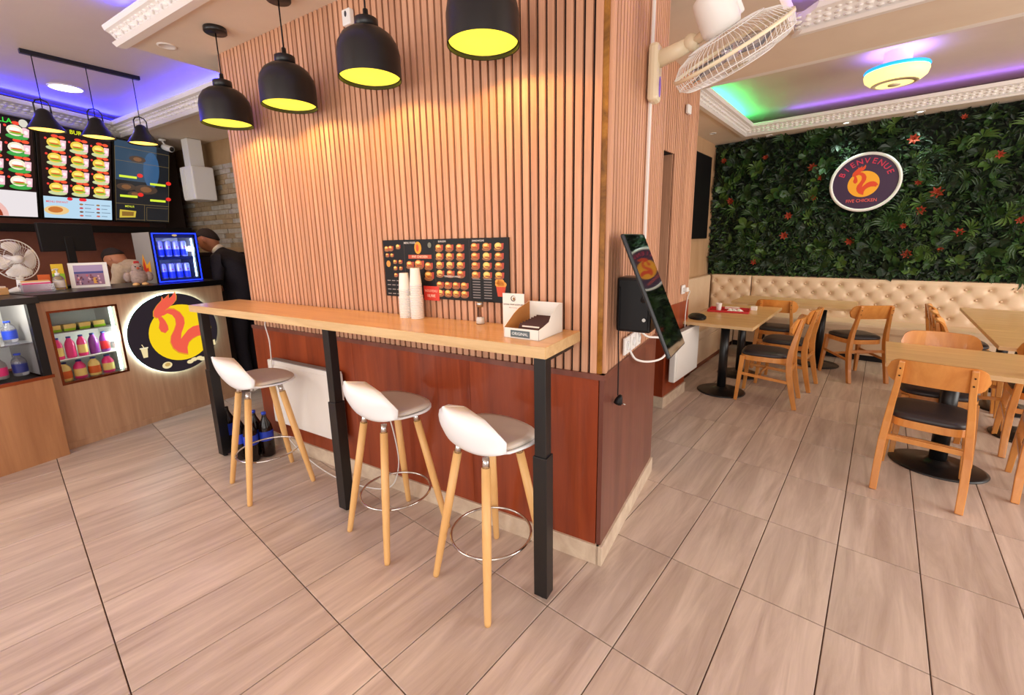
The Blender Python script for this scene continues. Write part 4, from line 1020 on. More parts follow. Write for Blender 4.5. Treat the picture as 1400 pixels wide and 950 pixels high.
b.add(vs, [(j*8+i, j*8+i+1, j*8+i+9, j*8+i+8) for j in range(5) for i in range(7)]).build('sheet', 'card', t).modifiers.new('s', 'SOLIDIFY').thickness = .001
t = thing('food_box', 'folded red cardboard food box at the back of the red tray', 'box', (tc[0]+.02, tc[1]+.05, ZT+.006), .2); MB().box(-.07, .07, -.03, .03, 0, .028).build('carton', 'red', t, bevel=.003); MB().box(-.07, .07, -.03, .012, .028, .032, mx=RX(.35)).build('lid', 'card', t)
t = thing('napkin_pack', 'small white napkin pack behind the red tray', 'napkins', (tc[0]+.20, tc[1]+.19, ZT), .1); MB().box(-.03, .03, -.025, .025, 0, .042).build('pack', 'card', t, bevel=.004)
t = thing('black_pouch', 'flat black pouch lying at the wall end of the first paired table', 'pouch', (-1.335, 4.40, ZT), .5)
b = MB(); n = 20; vs = []
for sc_, z in ((1, .002), (1.0, .010), (.75, .026), (.3, .032)): vs += [(.085*sc_*math.cos(2*PI*i/n)*(1+.15*math.sin(4*PI*i/n)), .17*sc_*math.sin(2*PI*i/n), z) for i in range(n)]
b.add(vs, [(k*n+i, k*n+(i+1) % n, (k+1)*n+(i+1) % n, (k+1)*n+i) for k in range(3) for i in range(n)]+[tuple(3*n+i for i in range(n)), tuple(reversed(range(n)))], smooth=True).build('cloth', 'black', t)
# ================================================================== SERVICE COUNTER
ct = thing('service_counter', 'beige oak service counter with black top and a lit drinks window', 'counter', tuple(CN), CA)
MB().box(0, .055, 0, .02, 0, 1.14).box(.45, 1.30, 0, .02, 0, 1.14).box(.055, .45, 0, .02, 0, .51).box(.055, .45, 0, .02, 1.055, 1.14).build('front_panel', 'counter', ct)
MB().box(1.28, 1.30, .02, .55, 0, 1.14).build('end_panel', 'counter', ct); MB().box(0, .02, .02, .55, 0, 1.14).build('end_panel', 'counter', ct)
MB().box(-.004, 1.32, -.025, .60, 1.14, 1.19).build('countertop', 'blackg', ct, bevel=.003)
MB().box(0, 1.3, -.004, .0, 0, .05).build('toe_strip', 'counter', ct)
f = MB()
for a in ((.045, .460, -.006, .03, .50, .515), (.045, .460, -.006, .03, 1.05, 1.065), (.045, .060, -.006, .03, .515, 1.05), (.445, .460, -.006, .03, .515, 1.05)): f.box(*a)
f.build('window_frame', 'copper', ct)
MB().box(.05, .455, .38, .39, .45, 1.10).build('niche_back', 'white', ct); MB().box(.04, .052, .03, .38, .45, 1.10).build('niche_side', 'white', ct); MB().box(.455, .467, .03, .38, .45, 1.10).build('niche_side', 'white', ct)
MB().box(.05, .455, .03, .38, .498, .508).build('shelf', 'clearp', ct); MB().box(.05, .455, .05, .38, .675, .681).build('shelf', 'white', ct); MB().box(.05, .455, .05, .38, .885, .890).build('shelf', 'grey', ct)
MB().lathe([(.010, .52), (.010, 1.05)], 10, mx=T(.432, .05, 0)).build('light_tube', 'led_case', ct)
l = bpy.data.lights.new('case_light', 'POINT'); l.energy = 3.5; l.color = (.85, 1, .9); l.shadow_soft_size = .05; o = bpy.data.objects.new('case_light', l); C.objects.link(o); o.parent = ct; o.location = (.41, .06, .80)
MB().box(.060, .445, .010, .013, .515, 1.05).build('window_pane', 'glass', ct)
def drink(name, s, y, z, mts, label, grp, r=.032, h=.14, cat='bottle'):
    t = thing(name, label, cat, cp(s, y, z), CA, grp)
    MB().lathe([(r*.9, 0), (r, .008), (r, h*.62), (r*.85, h*.74), (r*.45, h*.88), (r*.42, h*.94)], 14).build('bottle', mts[0], t)
    MB().lathe([(r*.48, h*.93), (r*.48, h), (0, h)], 10).build('cap', mts[1], t)
    MB().lathe([(r*1.02, h*.15), (r*1.02, h*.55)], 14, cap=False).build('label', mts[2], t)
pos4 = ('leftmost', 'second from the left', 'third from the left', 'rightmost')
for k in range(4):
    drink('juice_jar', .105+.088*k, .10, .509, ('juice3' if k % 2 == 0 else 'juice1', 'juice4', 'juice3' if k % 2 else 'orange'), pos4[k]+' of the blue-lidded jars on the bottom of the lit counter window', 'jars at the bottom of the counter window', .038, .145, 'jar')
for k in range(5):
    drink('juice_bottle', .095+.070*k, .10, .682, (('juice1', 'juice1', 'juice1', 'juice2', 'juice2')[k], 'juice4', ('juice3', 'juice1', 'juice3', 'juice2', 'red')[k]), ('leftmost', 'second', 'third', 'fourth', 'rightmost')[k]+' of the pink and purple drinks on the middle shelf of the counter window', 'pink and purple drinks in the counter window', .030, .165)
for k in range(4):
    t = thing('dessert_pack', pos4[k]+' dessert pack on the top shelf of the counter window', 'packet', cp(.10+.088*k, .12, .891), CA, 'packs on the top shelf of the counter window')
    MB().box(-.036, .036, -.03, .03, 0, .05).build('carton', 'juice3', t, bevel=.004); MB().box(-.037, .037, -.031, .0, .0, .018).build('band', 'green', t)
    if k in (1, 2): MB().lathe([(.014, 0), (.0, .05)], 8, mx=T(.04, -.03, 0)).build('price_cone', 'leafd', t)
# round lit sign
rs = thing('round_sign', 'large round black sign with a yellow disc and red rooster lit on the counter front', 'sign', cp(.826, -.05, .757), CA)
MB().lathe([(0, 0), (.352, 0), (.352, .026), (0, .026)], 64, mx=RX(PI/2) @ T(0, 0, -.026)).build('backplate', 'black', rs)
MB().tube([(.345*math.cos(2*PI*k/56), .036, .345*math.sin(2*PI*k/56)) for k in range(56)], .006, 6, closed=True).build('halo_light', 'led_halo', rs)
f = MB(); f.ell(0, 0, .350, .350, 0, .001, (40, 32, 40), 64, mx=STAND); S4 = T(0, -.001, 0) @ STAND
draw_logo(f, .042, -.004, .252, S4, red=(246, 96, 74), yel=(255, 214, 24), dk=(236, 160, 40))
cr_ = (244, 222, 168)
f.prism([(-.285, -.08), (-.235, -.08), (-.243, -.165), (-.275, -.165)], 0, .0012, mx=S4, col=cr_); f.box(-.29, -.23, -.088, -.078, 0, .0014, col=(250, 236, 200), mx=S4); f.prism([(-.262, -.08), (-.256, -.08), (-.268, -.05), (-.274, -.05)], 0, .0012, mx=S4, col=cr_)
f.ell(-.115, -.27, .038, .030, .002, .0032, cr_, 20, mx=S4); f.ell(-.112, -.265, .022, .016, .0032, .004, (206, 166, 90), 14, mx=S4)
for x, y in ((.07, -.285), (.105, -.272), (.15, -.270), (.175, -.283)): f.ell(x, y, .028, .018, .002, .0032, cr_, 12, mx=S4)
f.prism([(.235, -.19), (.31, -.175), (.31, -.125), (.285, -.13), (.27, -.15)], .002, .0032, mx=S4, col=cr_)
f.build('face', 'sign', rs)
# ---- glass display case left of the counter
dc = thing('display_case', 'caramel wood display case with a glass front at the left edge', 'display case', cp(-1.25, -.10, 0), CA)
MB().box(0, 1.22, 0, .02, 0, .60).build('front_panel', 'case_wood', dc); MB().box(1.20, 1.22, .02, .55, 0, .60).build('side_panel', 'copper', dc)
MB().box(-.01, 1.235, -.006, .02, .60, .622).build('edge_trim', 'copper', dc); MB().box(0, 1.22, .02, .56, .58, .60).build('bottom', 'black', dc)
MB().box(1.18, 1.225, .0, .05, .62, 1.14).build('corner_post', 'black', dc); MB().box(1.19, 1.225, .05, .55, .62, 1.14).build('side_panel', 'grey', dc)
MB().box(0, 1.22, .54, .56, .62, 1.14).build('back_panel', 'white', dc); MB().box(0, 1.18, .008, .012, .62, 1.14).build('glass_front', 'glass', dc)
MB().box(0, 1.18, .05, .53, .86, .868).build('shelf', 'clearp', dc); MB().box(0, 1.24, -.02, .58, 1.14, 1.185).build('case_top', 'blackg', dc, bevel=.003)
l = bpy.data.lights.new('case_light', 'POINT'); l.energy = 5; l.color = (1, 1, .9); l.shadow_soft_size = .05; o = bpy.data.objects.new('case_light', l); C.objects.link(o); o.parent = dc; o.location = (1.0, .10, 1.10)
for k, (s, z, mts, r, h) in enumerate(((-.13, .869, ('clearp', 'blue', 'blue'), .038, .15), (-.22, .869, ('juice3', 'green', 'yellow'), .036, .13), (-.31, .869, ('clearp', 'blue', 'juice4'), .036, .14), (-.12, .622, ('clearp', 'blue', 'juice4'), .040, .16), (-.22, .622, ('grey', 'white', 'juice1'), .040, .15), (-.32, .622, ('grey', 'white', 'stone1'), .040, .14))):
    drink('sauce_jar', s, .10, z, mts, ('blue labelled jar on the upper shelf of the glass case', 'yellow-green jar on the upper shelf of the glass case', 'navy labelled jar on the upper shelf at the left edge', 'navy labelled jar on the floor of the glass case', 'pink labelled jar on the floor of the glass case', 'grey jar on the floor of the glass case at the left edge')[k], 'jars in the glass case', r, h, 'jar')
# ---- mini fridge with cans
FA = CA-D(5)
fro = Vector(cp(.845, .135, 1.19)); fX = Vector((math.cos(FA), math.sin(FA), 0)); fY = Vector((-math.sin(FA), math.cos(FA), 0))
fr = thing('mini_fridge', 'small drinks fridge with a glowing blue door frame on the black counter', 'fridge', tuple(fro), FA)
FWd, FDp, FHt = .365, .38, .452
MB().box(0, FWd, .03, .042, 0, FHt).box(0, .015, .042, FDp, 0, FHt).build('left_wall', 'grey', fr) if False else MB().box(0, .015, .02, FDp, 0, FHt).build('side_wall', 'grey', fr)
MB().box(FWd-.015, FWd, .02, FDp, 0, FHt).build('side_wall', 'grey', fr); MB().box(.015, FWd-.015, .02, FDp, FHt-.02, FHt).build('roof', 'white', fr); MB().box(.015, FWd-.015, .02, FDp, 0, .03).build('floor_plate', 'black', fr); MB().box(.015, FWd-.015, FDp-.02, FDp, .03, FHt-.02).build('back_wall', 'white', fr)
f = MB(); f.box(0, FWd, 0, .02, 0, .035).box(0, FWd, 0, .02, FHt-.05, FHt).box(0, .035, 0, .02, .035, FHt-.05).box(FWd-.035, FWd, 0, .02, .035, FHt-.05); f.build('door_frame', 'black', fr)
f = MB(); a, b = .008, .016
for q in ((a, FWd-a, -.003, 0, a, b), (a, FWd-a, -.003, 0, FHt-b, FHt-a), (a, b, -.003, 0, b, FHt-b), (FWd-b, FWd-a, -.003, 0, b, FHt-b)): f.box(*q)
f.build('blue_light_line', 'led_blue', fr)
MB().box(.033, FWd-.033, .008, .011, .033, FHt-.048).build('door_glass', 'glass', fr)
MB().box(.015, FWd-.015, .03, FDp-.03, .205, .232).build('shelf', 'black', fr)
MB().box(FWd-.045, FWd-.036, .028, .036, .04, FHt-.055).build('light_strip', 'led_white', fr)
l = bpy.data.lights.new('fridge_light', 'POINT'); l.energy = 1.1; l.color = (.75, .85, 1); l.shadow_soft_size = .03; o = bpy.data.objects.new('fridge_light', l); C.objects.link(o); o.parent = fr; o.location = (FWd-.06, .035, .30)
l = bpy.data.lights.new('fridge_glow', 'AREA'); l.shape = 'RECTANGLE'; l.size = .3; l.size_y = .42; l.energy = 1.6; l.color = (.05, .1, 1); o = bpy.data.objects.new('fridge_glow', l); C.objects.link(o); o.parent = fr; o.location = (FWd/2, -.012, .22); o.rotation_euler = (PI/2, 0, 0)
f = MB(); f.ell(0, 0, .020, .010, 0, .001, (240, 200, 40), 16, mx=T(FWd/2, -.001, FHt-.028) @ STAND); f.build('badge', 'print', fr)
f = MB(); SD = T(-.001, .19, .16) @ RZ(-PI/2) @ STAND
f.prism([(-.10, -.12), (.0, -.14), (.09, -.10), (.10, .04), (.02, .0), (-.03, .10), (-.06, .02)], 0, .001, mx=SD, col=(236, 170, 40)); f.prism([(-.05, -.10), (.03, -.12), (.05, -.02), (.0, -.03), (-.02, .07), (-.05, .0)], .001, .002, mx=SD, col=(206, 50, 36)); f.build('side_sticker', 'print', fr)
can_mesh = None
for sh, z0 in enumerate((.031, .233)):
    for row in range(2):
        for k in range(4):
            lx = .072+.062*k; ly = .050+.058*row; p = fro + fX*lx + fY*ly; z = 1.19+z0+(.070 if False else 0)
            lab = 'slim blue and silver can, %s %s row of the %s fridge shelf' % (('leftmost in the', 'second in the', 'third in the', 'rightmost in the')[k], ('front', 'back')[row], ('lower', 'upper')[sh])
            if can_mesh is None:
                can_mesh = thing('drink_can', lab, 'can', (p.x, p.y, z), FA, 'slim cans in the mini fridge')
                b_ = MB().lathe([(.021, 0), (.0255, .006), (.0255, .128), (.021, .138), (.021, .140), (0, .1395)], 16).build('can', 'silver', can_mesh)
                MB().lathe([(.0258, .012), (.0258, .066)], 16, cap=False).build('blue_band', 'blue', can_mesh)
                MB().ell(0, 0, .008, .006, 0, .0006, (220, 60, 50), 10, mx=T(0, -.0262, .086) @ STAND).build('emblem', 'print', can_mesh)
            else: dup(can_mesh, (p.x, p.y, z), FA, lab)
# ---- plush chicken
pl = thing('plush_toy', 'small grey plush chicken sitting on the counter left of the blue fridge', 'toy', cp(.69, .10, 1.19), CA-.30)
def egg(mb, c, r, n=16, mi=0, rz=0):
    mx = T(*c) @ RZ(rz) @ Matrix.Diagonal((*r, 1)); pr = [(math.sin(PI*k/8), -math.cos(PI*k/8)) for k in range(9)]; pr[0] = (0, -1); pr[-1] = (0, 1); return mb.lathe(pr, n, mi, mx=mx, cap=False)
egg(MB(), (0, 0, .075), (.065, .058, .072)).build('body', 'plush', pl); hd = egg(MB(), (0, -.01, .150), (.042, .040, .042)).build('head', 'plush', pl)
egg(MB(), (-.072, .0, .075), (.028, .034, .042)).build('wing', 'plush', pl); egg(MB(), (.072, .0, .075), (.028, .034, .042)).build('wing', 'plush', pl)
egg(MB(), (-.030, -.045, .014), (.024, .034, .014)).build('foot', 'plushy', pl); egg(MB(), (.030, -.045, .014), (.024, .034, .014)).build('foot', 'plushy', pl)
MB().lathe([(.012, 0), (0, .022)], 10, mx=T(0, -.045, .148) @ RX(PI/2)).build('beak', 'orange', pl)
for x in (-.016, .016): egg(MB(), (x, -.045, .162), (.005, .004, .006)).build('eye', 'black', pl)
for k, x in enumerate((-.012, .0, .012)): egg(MB(), (x, -.012+.006*k, .195), (.008, .010, .014)).build('comb', 'red', pl)
# ---- picture in a stand, sanitizer, boxes, till
hp = thing('sign_holder', 'white framed photo card standing on the counter behind the drinks window', 'sign', cp(.361, .428, 1.19), CA-D(27.5))
MB().box(0, .24, 0, .006, 0, .205, mx=RX(-.14)).build('frame', 'white', hp)
f = MB(); SF = RX(-.14) @ T(0, -.0005, 0) @ STAND
f.box(.03, .21, .02, .185, 0, .001, col=(150, 110, 140), mx=SF); f.box(.03, .21, .130, .185, .001, .0015, col=(170, 150, 190), mx=SF); f.box(.03, .21, .115, .132, .001, .0016, col=(66, 70, 140), mx=SF); f.box(.14, .165, .03, .08, .001, .002, col=(220, 160, 70), mx=SF)
for k in range(26): f.ell(.04+rn.random()*.16, .03+rn.random()*.08, .006, .009, .0015, .002+.0001*k, rn.choice(((200, 90, 110), (90, 60, 110), (220, 180, 190), (120, 60, 80))), 8, mx=SF)
f.build('picture', 'print', hp)
sb = thing('pump_bottle', 'clear hand sanitizer pump bottle with a white pump on the counter', 'bottle', cp(.268, .353, 1.19), CA)
MB().lathe([(.030, 0), (.034, .006), (.034, .085), (.026, .105), (.013, .112), (.013, .12)], 20).build('bottle', 'clearp', sb); MB().lathe([(.0345, .02), (.0345, .075)], 20, cap=False).build('label', 'card', sb)
MB().lathe([(.015, .112), (.015, .132), (.006, .134), (.005, .155), (.012, .157), (.012, .168), (0, .169)], 14).build('pump', 'white', sb); MB().tube([(0, 0, .163), (-.03, -.03, .162), (-.036, -.036, .155)], .0045, 8).build('nozzle', 'white', sb)
nb_ = thing('napkin_holder', 'small open box of pink and white sachets at the left end of the counter', 'box', cp(.13, .33, 1.19), CA-.2)
MB().box(-.09, .09, -.05, -.045, 0, .06).box(-.09, -.085, -.045, .05, 0, .06).box(.085, .09, -.045, .05, 0, .06).box(-.085, .085, .045, .05, 0, .07).box(-.085, .085, -.045, .045, 0, .004).build('tray_box', 'clearp', nb_)
for k in range(6): MB().box(-.075, .075, -.038+.014*k, -.030+.014*k, .005, .072+.006*(k % 3), mx=RX(.05)).build('sachet', ('juice1', 'card', 'plushy')[k % 3], nb_)
t = thing('paper_pile', 'pile of white papers lying beside the desk fan on the display case', 'papers', cp(-.10, .36, 1.186), CA+.3)
MB().box(-.07, .07, -.05, .05, 0, .05).build('pile', 'plushy', t, bevel=.003); MB().box(-.06, .06, -.045, .05, .05, .062, mx=RZ(.2)).build('top_sheet', 'card', t)
for k, (s, y, h, mt, lab) in enumerate(((.31, .46, .20, 'yellow', 'tall yellow packet standing behind the pump bottle'), (.235, .50, .12, 'orange', 'orange and yellow snack box behind the pump bottle'))):
    t = thing('snack_box', lab, 'box', cp(s, y, 1.19), CA-.3); MB().box(-.035, .035, -.025, .025, 0, h).build('carton', mt, t, bevel=.003); MB().box(-.036, .036, -.0255, .0, h*.4, h*.62).build('stripe', 'red' if k else 'green', t)
mo = thing('monitor', 'black till monitor seen from behind on its stand over the counter', 'monitor', cp(.445, .56, 1.19), CA+.02)
MB().box(-.175, .175, -.02, .02, .30, .53).build('housing', 'black', mo, bevel=.006); MB().box(-.17, .17, .02, .022, .305, .525).build('panel', 'screen_off', mo)
MB().box(-.028, .028, -.03, .0, .02, .42).build('stand', 'black', mo, bevel=.004); MB().box(-.10, .10, -.09, .07, 0, .02).build('foot', 'black', mo, bevel=.004)
t = thing('receipt_printer', 'white receipt printer behind the framed photo card', 'printer', cp(.60, .72, 1.16), CA-.1); MB().box(-.065, .065, -.05, .05, 0, .19).build('body', 'grey', t, bevel=.006); MB().box(-.05, .05, -.055, -.02, .17, .225).build('paper', 'card', t)
# ---- desk fan
df = thing('desk_fan', 'white desk fan with a wire cage on the display case at the left edge', 'fan', cp(.10, .50, 1.1905), CA)
MB().lathe([(.085, 0), (.085, .012), (.05, .03), (.025, .04), (.02, .12)], 24).build('base', 'white', df)
DM = T(0, 0, .245) @ RZ(.35) @ RX(PI/2-.12)
cg = MB()
for k in range(40):
    a = 2*PI*k/40; c, s = math.cos(a), math.sin(a); cg.tube([(c*.03, s*.03, .05), (c*.10, s*.10, .045), (c*.148, s*.148, .012), (c*.15, s*.15, 0)], .0009, 4, mx=DM, smooth=False)
ring(cg, .152, 0, .004, mx=DM); ring(cg, .10, .045, .0012, mx=DM); cg.build('cage', 'white', df, kind='stuff')
blades(df, DM @ T(0, 0, -.01), .138, 4, 'white', .01, 1.05)
MB().lathe([(0, .045), (.028, .043), (.030, .02), (.03, -.05), (.045, -.06), (.045, -.13), (0, -.14)], 24, mx=DM).build('motor_housing', 'white', df)
# ---- menu boards
TI = math.radians(13)
def board(a0, a1, name, label, tilt=True):
    """root at lower-left front corner, local x along wall, local z up, room side is local -y"""
    p = mp(a0, .05, 1.80); t = thing(name, label, 'menu board', p, (0, 0, MR)); t.rotation_mode = 'XYZ'
    t.rotation_euler = (Matrix.Rotation(MR, 3, 'Z') @ Matrix.Rotation(TI, 3, 'X')).to_euler()
    return t
BW, BH = .625, .89
S5 = T(0, -.0225, 0) @ STAND
def frame(t, mt='blackg'): MB().box(.004, BW-.004, -.02, .02, 0, BH).build('housing', mt, t, bevel=.004)
def menu_food(mb, cx, cy, s, green=False):
    mb.ell(cx-.035*s, cy+.40*s, .17*s, .085*s, 0, .0006, (236, 70, 44), 12, mx=S5); mb.ell(cx+.28*s, cy+.38*s, .16*s, .085*s, 0, .0006, (236, 84, 50), 12, mx=S5)
    mb.ell(cx-.45*s, cy+.22*s, .06*s, .06*s, 0, .0006, (240, 60, 50), 10, mx=S5)
    a = (232, 196, 70) if not green else (236, 226, 200)
    mb.ell(cx-.02*s, cy-.24*s, .44*s, .13*s, .0006, .001, (196, 204, 150) if not green else (60, 160, 70), 14, mx=S5)
    mb.ell(cx-.08*s, cy+.05*s, .33*s, .26*s, .001, .0014, a, 16, mx=S5); mb.ell(cx-.10*s, cy+.10*s, .20*s, .10*s, .0014, .0018, (250, 226, 120) if not green else (250, 246, 236), 12, mx=S5)
    mb.ell(cx-.02*s, cy-.08*s, .30*s, .05*s, .0014, .0019, (128, 176, 50), 12, mx=S5); mb.ell(cx-.08*s, cy-.01*s, .24*s, .04*s, .0014, .002, (206, 90, 40), 12, mx=S5)
    mb.prism([(cx+.22*s, cy-.20*s), (cx+.44*s, cy-.20*s), (cx+.47*s, cy+.24*s), (cx+.20*s, cy+.24*s)], .001, .0015, mx=S5, col=(240, 190, 200)); mb.ell(cx+.33*s, cy+.02*s, .08*s, .10*s, .0015, .002, (250, 232, 232), 10, mx=S5)
b1 = board(-1.57, 0, 'menu_board', 'lit menu board with a green heading, cut off by the left edge'); frame(b1)
f = MB(); f.box(.02, BW-.02, .02, BH-.02, 0, .0004, col=(26, 10, 12), mx=S5); f.box(.02, BW-.02, .02, .25, .0004, .0008, col=(222, 214, 216), mx=S5)
f.ell(.40, .06, .20, .16, .0008, .0012, (206, 120, 96), 24, mx=S5) if False else None
f.prism([(.20+.20*math.cos(PI*k/14), .022+.17*math.sin(PI*k/14)) for k in range(15)], .0008, .0012, mx=S5, col=(226, 176, 168)); f.prism([(.20+.16*math.cos(PI*k/14), .022+.13*math.sin(PI*k/14)) for k in range(15)], .0012, .0016, mx=S5, col=(150, 56, 30)); f.ell(.18, .09, .08, .04, .0016, .002, (236, 210, 190), 14, mx=S5)
for r in range(4):
    for c in range(3): menu_food(f, .12+.19*c, .33+.145*r, .178, True)
text_into(f, 'TORTILLA', .056, (60, 220, 70), T(.34, -.0245, .845) @ STAND); f.ell(.545, .845, .032, .034, .0006, .001, (210, 205, 190), 16, mx=S5)
f.build('screen', 'lit', b1)
b2 = board(-.945, 0, 'menu_board', 'lit menu board of burgers with a pale blue band, in the middle'); frame(b2)
f = MB(); f.box(.03, BW-.01, .02, BH-.02, 0, .0004, col=(24, 10, 12), mx=S5); f.box(.03, BW-.01, .02, .225, .0004, .0008, col=(176, 206, 226), mx=S5)
for r in range(4):
    for c in range(3): menu_food(f, .15+.185*c, .305+.138*r, .172, False)
text_into(f, 'BURGERS', .052, (220, 226, 30), T(.375, -.0245, .852) @ STAND, sx=1.05)
f.ell(.13, .095, .10, .045, .0008, .0012, (226, 190, 130), 16, mx=S5); f.ell(.12, .10, .06, .03, .0012, .0016, (190, 110, 50), 14, mx=S5); text_into(f, 'MENU ENFANT', .026, (220, 60, 50), T(.135, -.0245, .175) @ STAND)
for x in (.24, .34, .36): f.ell(x, .212, .024, .016, .0012, .0016, (226, 40, 50), 12, mx=S5)
for r in range(4):
    for c in range(2): f.ell(.335+.15*c, .052+.038*r, .018, .009, .0008, .0012, ((200, 90, 70), (110, 80, 60), (190, 60, 70), (150, 110, 60))[r], 10, mx=S5); f.box(.365+.15*c, .42+.15*c+.03*(r % 2), .050+.038*r, .056+.038*r, .0008, .0012, col=(90, 110, 130), mx=S5)
f.build('screen', 'lit', b2)
b3 = board(-.31, 0, 'menu_board', 'dim dark menu board with yellow price bars right of the burger board'); frame(b3)
f = MB(); f.box(.02, BW-.02, .02, BH-.02, 0, .0004, col=(26, 28, 32), mx=S5); f.box(.02, .46, .46, BH-.02, .0004, .0006, col=(44, 66, 86), mx=S5); f.ell(.40, .60, .09, .20, .0006, .0008, (50, 84, 120), 20, mx=S5)
gold = (120, 100, 60)
for q in ((.02, BW-.02, .205, .209), (.02, BW-.02, .66, .663), (.02, BW-.02, .80, .803), (.02, .023, .02, .80), (BW-.023, BW-.02, .02, .80), (.32, .323, .02, .205), (.02, .32, .03, .033), (.345, BW-.03, .03, .033), (.345, BW-.03, .178, .181), (.345, .348, .03, .18)): f.box(*q[:2], *q[2:], .0008, .0012, col=gold, mx=S5)
for x, z in ((.06, .50), (.385, .45), (.065, .29), (.385, .265)): f.box(x, x+.18, z-.012, z+.012, .0012, .0016, col=(206, 226, 60), mx=S5); f.ell(x+.215, z+.028, .032, .022, .0012, .0016, (220, 44, 36), 12, mx=S5)
for x, z, s in ((.13, .39, .10), (.34, .38, .13), (.22, .32, .08), (.25, .70, .09)): f.ell(x, z, s, s*.4, .0008, .001, (70, 54, 44), 12, mx=S5); f.ell(x, z, s*.5, s*.25, .001, .0012, (120, 80, 50), 10, mx=S5)
f.prism([(.055, .05), (.22, .06), (.23, .13), (.06, .14)], .0012, .0016, mx=S5, col=(196, 170, 60)); f.prism([(.08, .07), (.20, .075), (.205, .12), (.08, .12)], .0016, .002, mx=S5, col=(130, 96, 40)); text_into(f, 'MENUS', .030, (206, 214, 60), T(.16, -.0245, .178) @ STAND)
f.build('screen', mat('dim', (0, 0, 0), .2) if False else 'lit', b3)
bm_ = thing('board_shelf', 'black beam along the menu wall under the menu boards', 'beam', mp(-3.4, .02, 1.68), MR); MB().box(0, 3.98, -.06, .12, 0, .07).build('beam', 'black', bm_, bevel=.003)
t = thing('dark_column', 'dark brown column right of the menu boards', 'column', mp(.34, -.03, 0), MR); MB().box(0, .26, 0, .26, 0, 2.742).build('shaft', 'darkroom', t); MB().box(-.004, .264, -.004, .264, 0, .08).build('foot_block', 'darkroom', t)
t = thing('security_camera', 'small white security camera under the ceiling above the dark column', 'camera', mp(.22, .28, 2.742), MR)
MB().lathe([(.035, 0), (.035, -.02), (0, -.02)], 18).build('mount', 'white', t); MB().tube([(0, 0, -.02), (0, -.03, -.07)], .010, 8).build('bracket', 'white', t); MB().lathe([(0, -.06), (.030, -.06), (.034, -.03), (.034, .06), (0, .06)], 20, mx=T(0, -.06, -.10) @ RX(PI/2+.3)).build('body', 'white', t); MB().lathe([(0, .0605), (.026, .0605), (.026, .064), (0, .066)], 18, mx=T(0, -.06, -.10) @ RX(PI/2+.3)).build('lens', 'blackg', t)
wh = thing('water_heater', 'white wall unit with a white duct above it in the kitchen behind the counter', 'heater', wp(-5.97, 2.62, 2.05), W)
MB().box(-.14, .14, 0, .24, 0, .38).build('body', 'white', wh, bevel=.015); MB().box(-.12, -.02, -.006, 0, .03, .35).build('front_plate', 'heater', wh, bevel=.003); MB().box(-.11, .03, .05, .2, .38, .695).build('duct', 'white', wh, bevel=.004)
ku = thing('kitchen_unit', 'low dark kitchen unit with black doors against the stone wall', 'cabinet', wp(-6.25, 2.73, 0), W)
MB().box(0, 2.95, .02, .21, 0, 1.40).build('carcass', 'black', ku); MB().box(-.01, 2.97, 0, .215, 1.40, 1.44).build('top', 'blackg', ku)
for k in range(5):
    dr = MB().box(.02+.585*k, .585+.585*k, .0, .02, .08, 1.38).build('door', 'black', ku); MB().box(.06+.585*k, .075+.585*k, -.02, 0, .8, .95).build('handle', 'steel', dr)
# ================================================================== PEOPLE
def person(name, label, J, edges, mats, clothes_z, head, facing, hair_mt, clothmt, legmt=None):
    """J: joints {name:(pos,radius)}; one continuous skin-modified surface"""
    t = thing(name, label, 'person', (J['hip'][0][0], J['hip'][0][1], 0))
    org = Vector((J['hip'][0][0], J['hip'][0][1], 0)); names = list(J)
    me = bpy.data.meshes.new('body'); me.from_pydata([tuple(Vector(J[n][0])-org) for n in names], [(names.index(a), names.index(b)) for a, b in edges], [])
    o = bpy.data.objects.new('body', me); C.objects.link(o); o.parent = t
    me.materials.append(M[clothmt])
    sk = o.modifiers.new('skin', 'SKIN'); sk.use_smooth_shade = True
    for i, n in enumerate(names):
        sv = me.skin_vertices[0].data[i]; r = J[n][1]; sv.radius = r if isinstance(r, tuple) else (r, r); sv.use_root = (n == 'hip')
    ss = o.modifiers.new('s', 'SUBSURF'); ss.levels = 2; ss.render_levels = 2
    return t, org
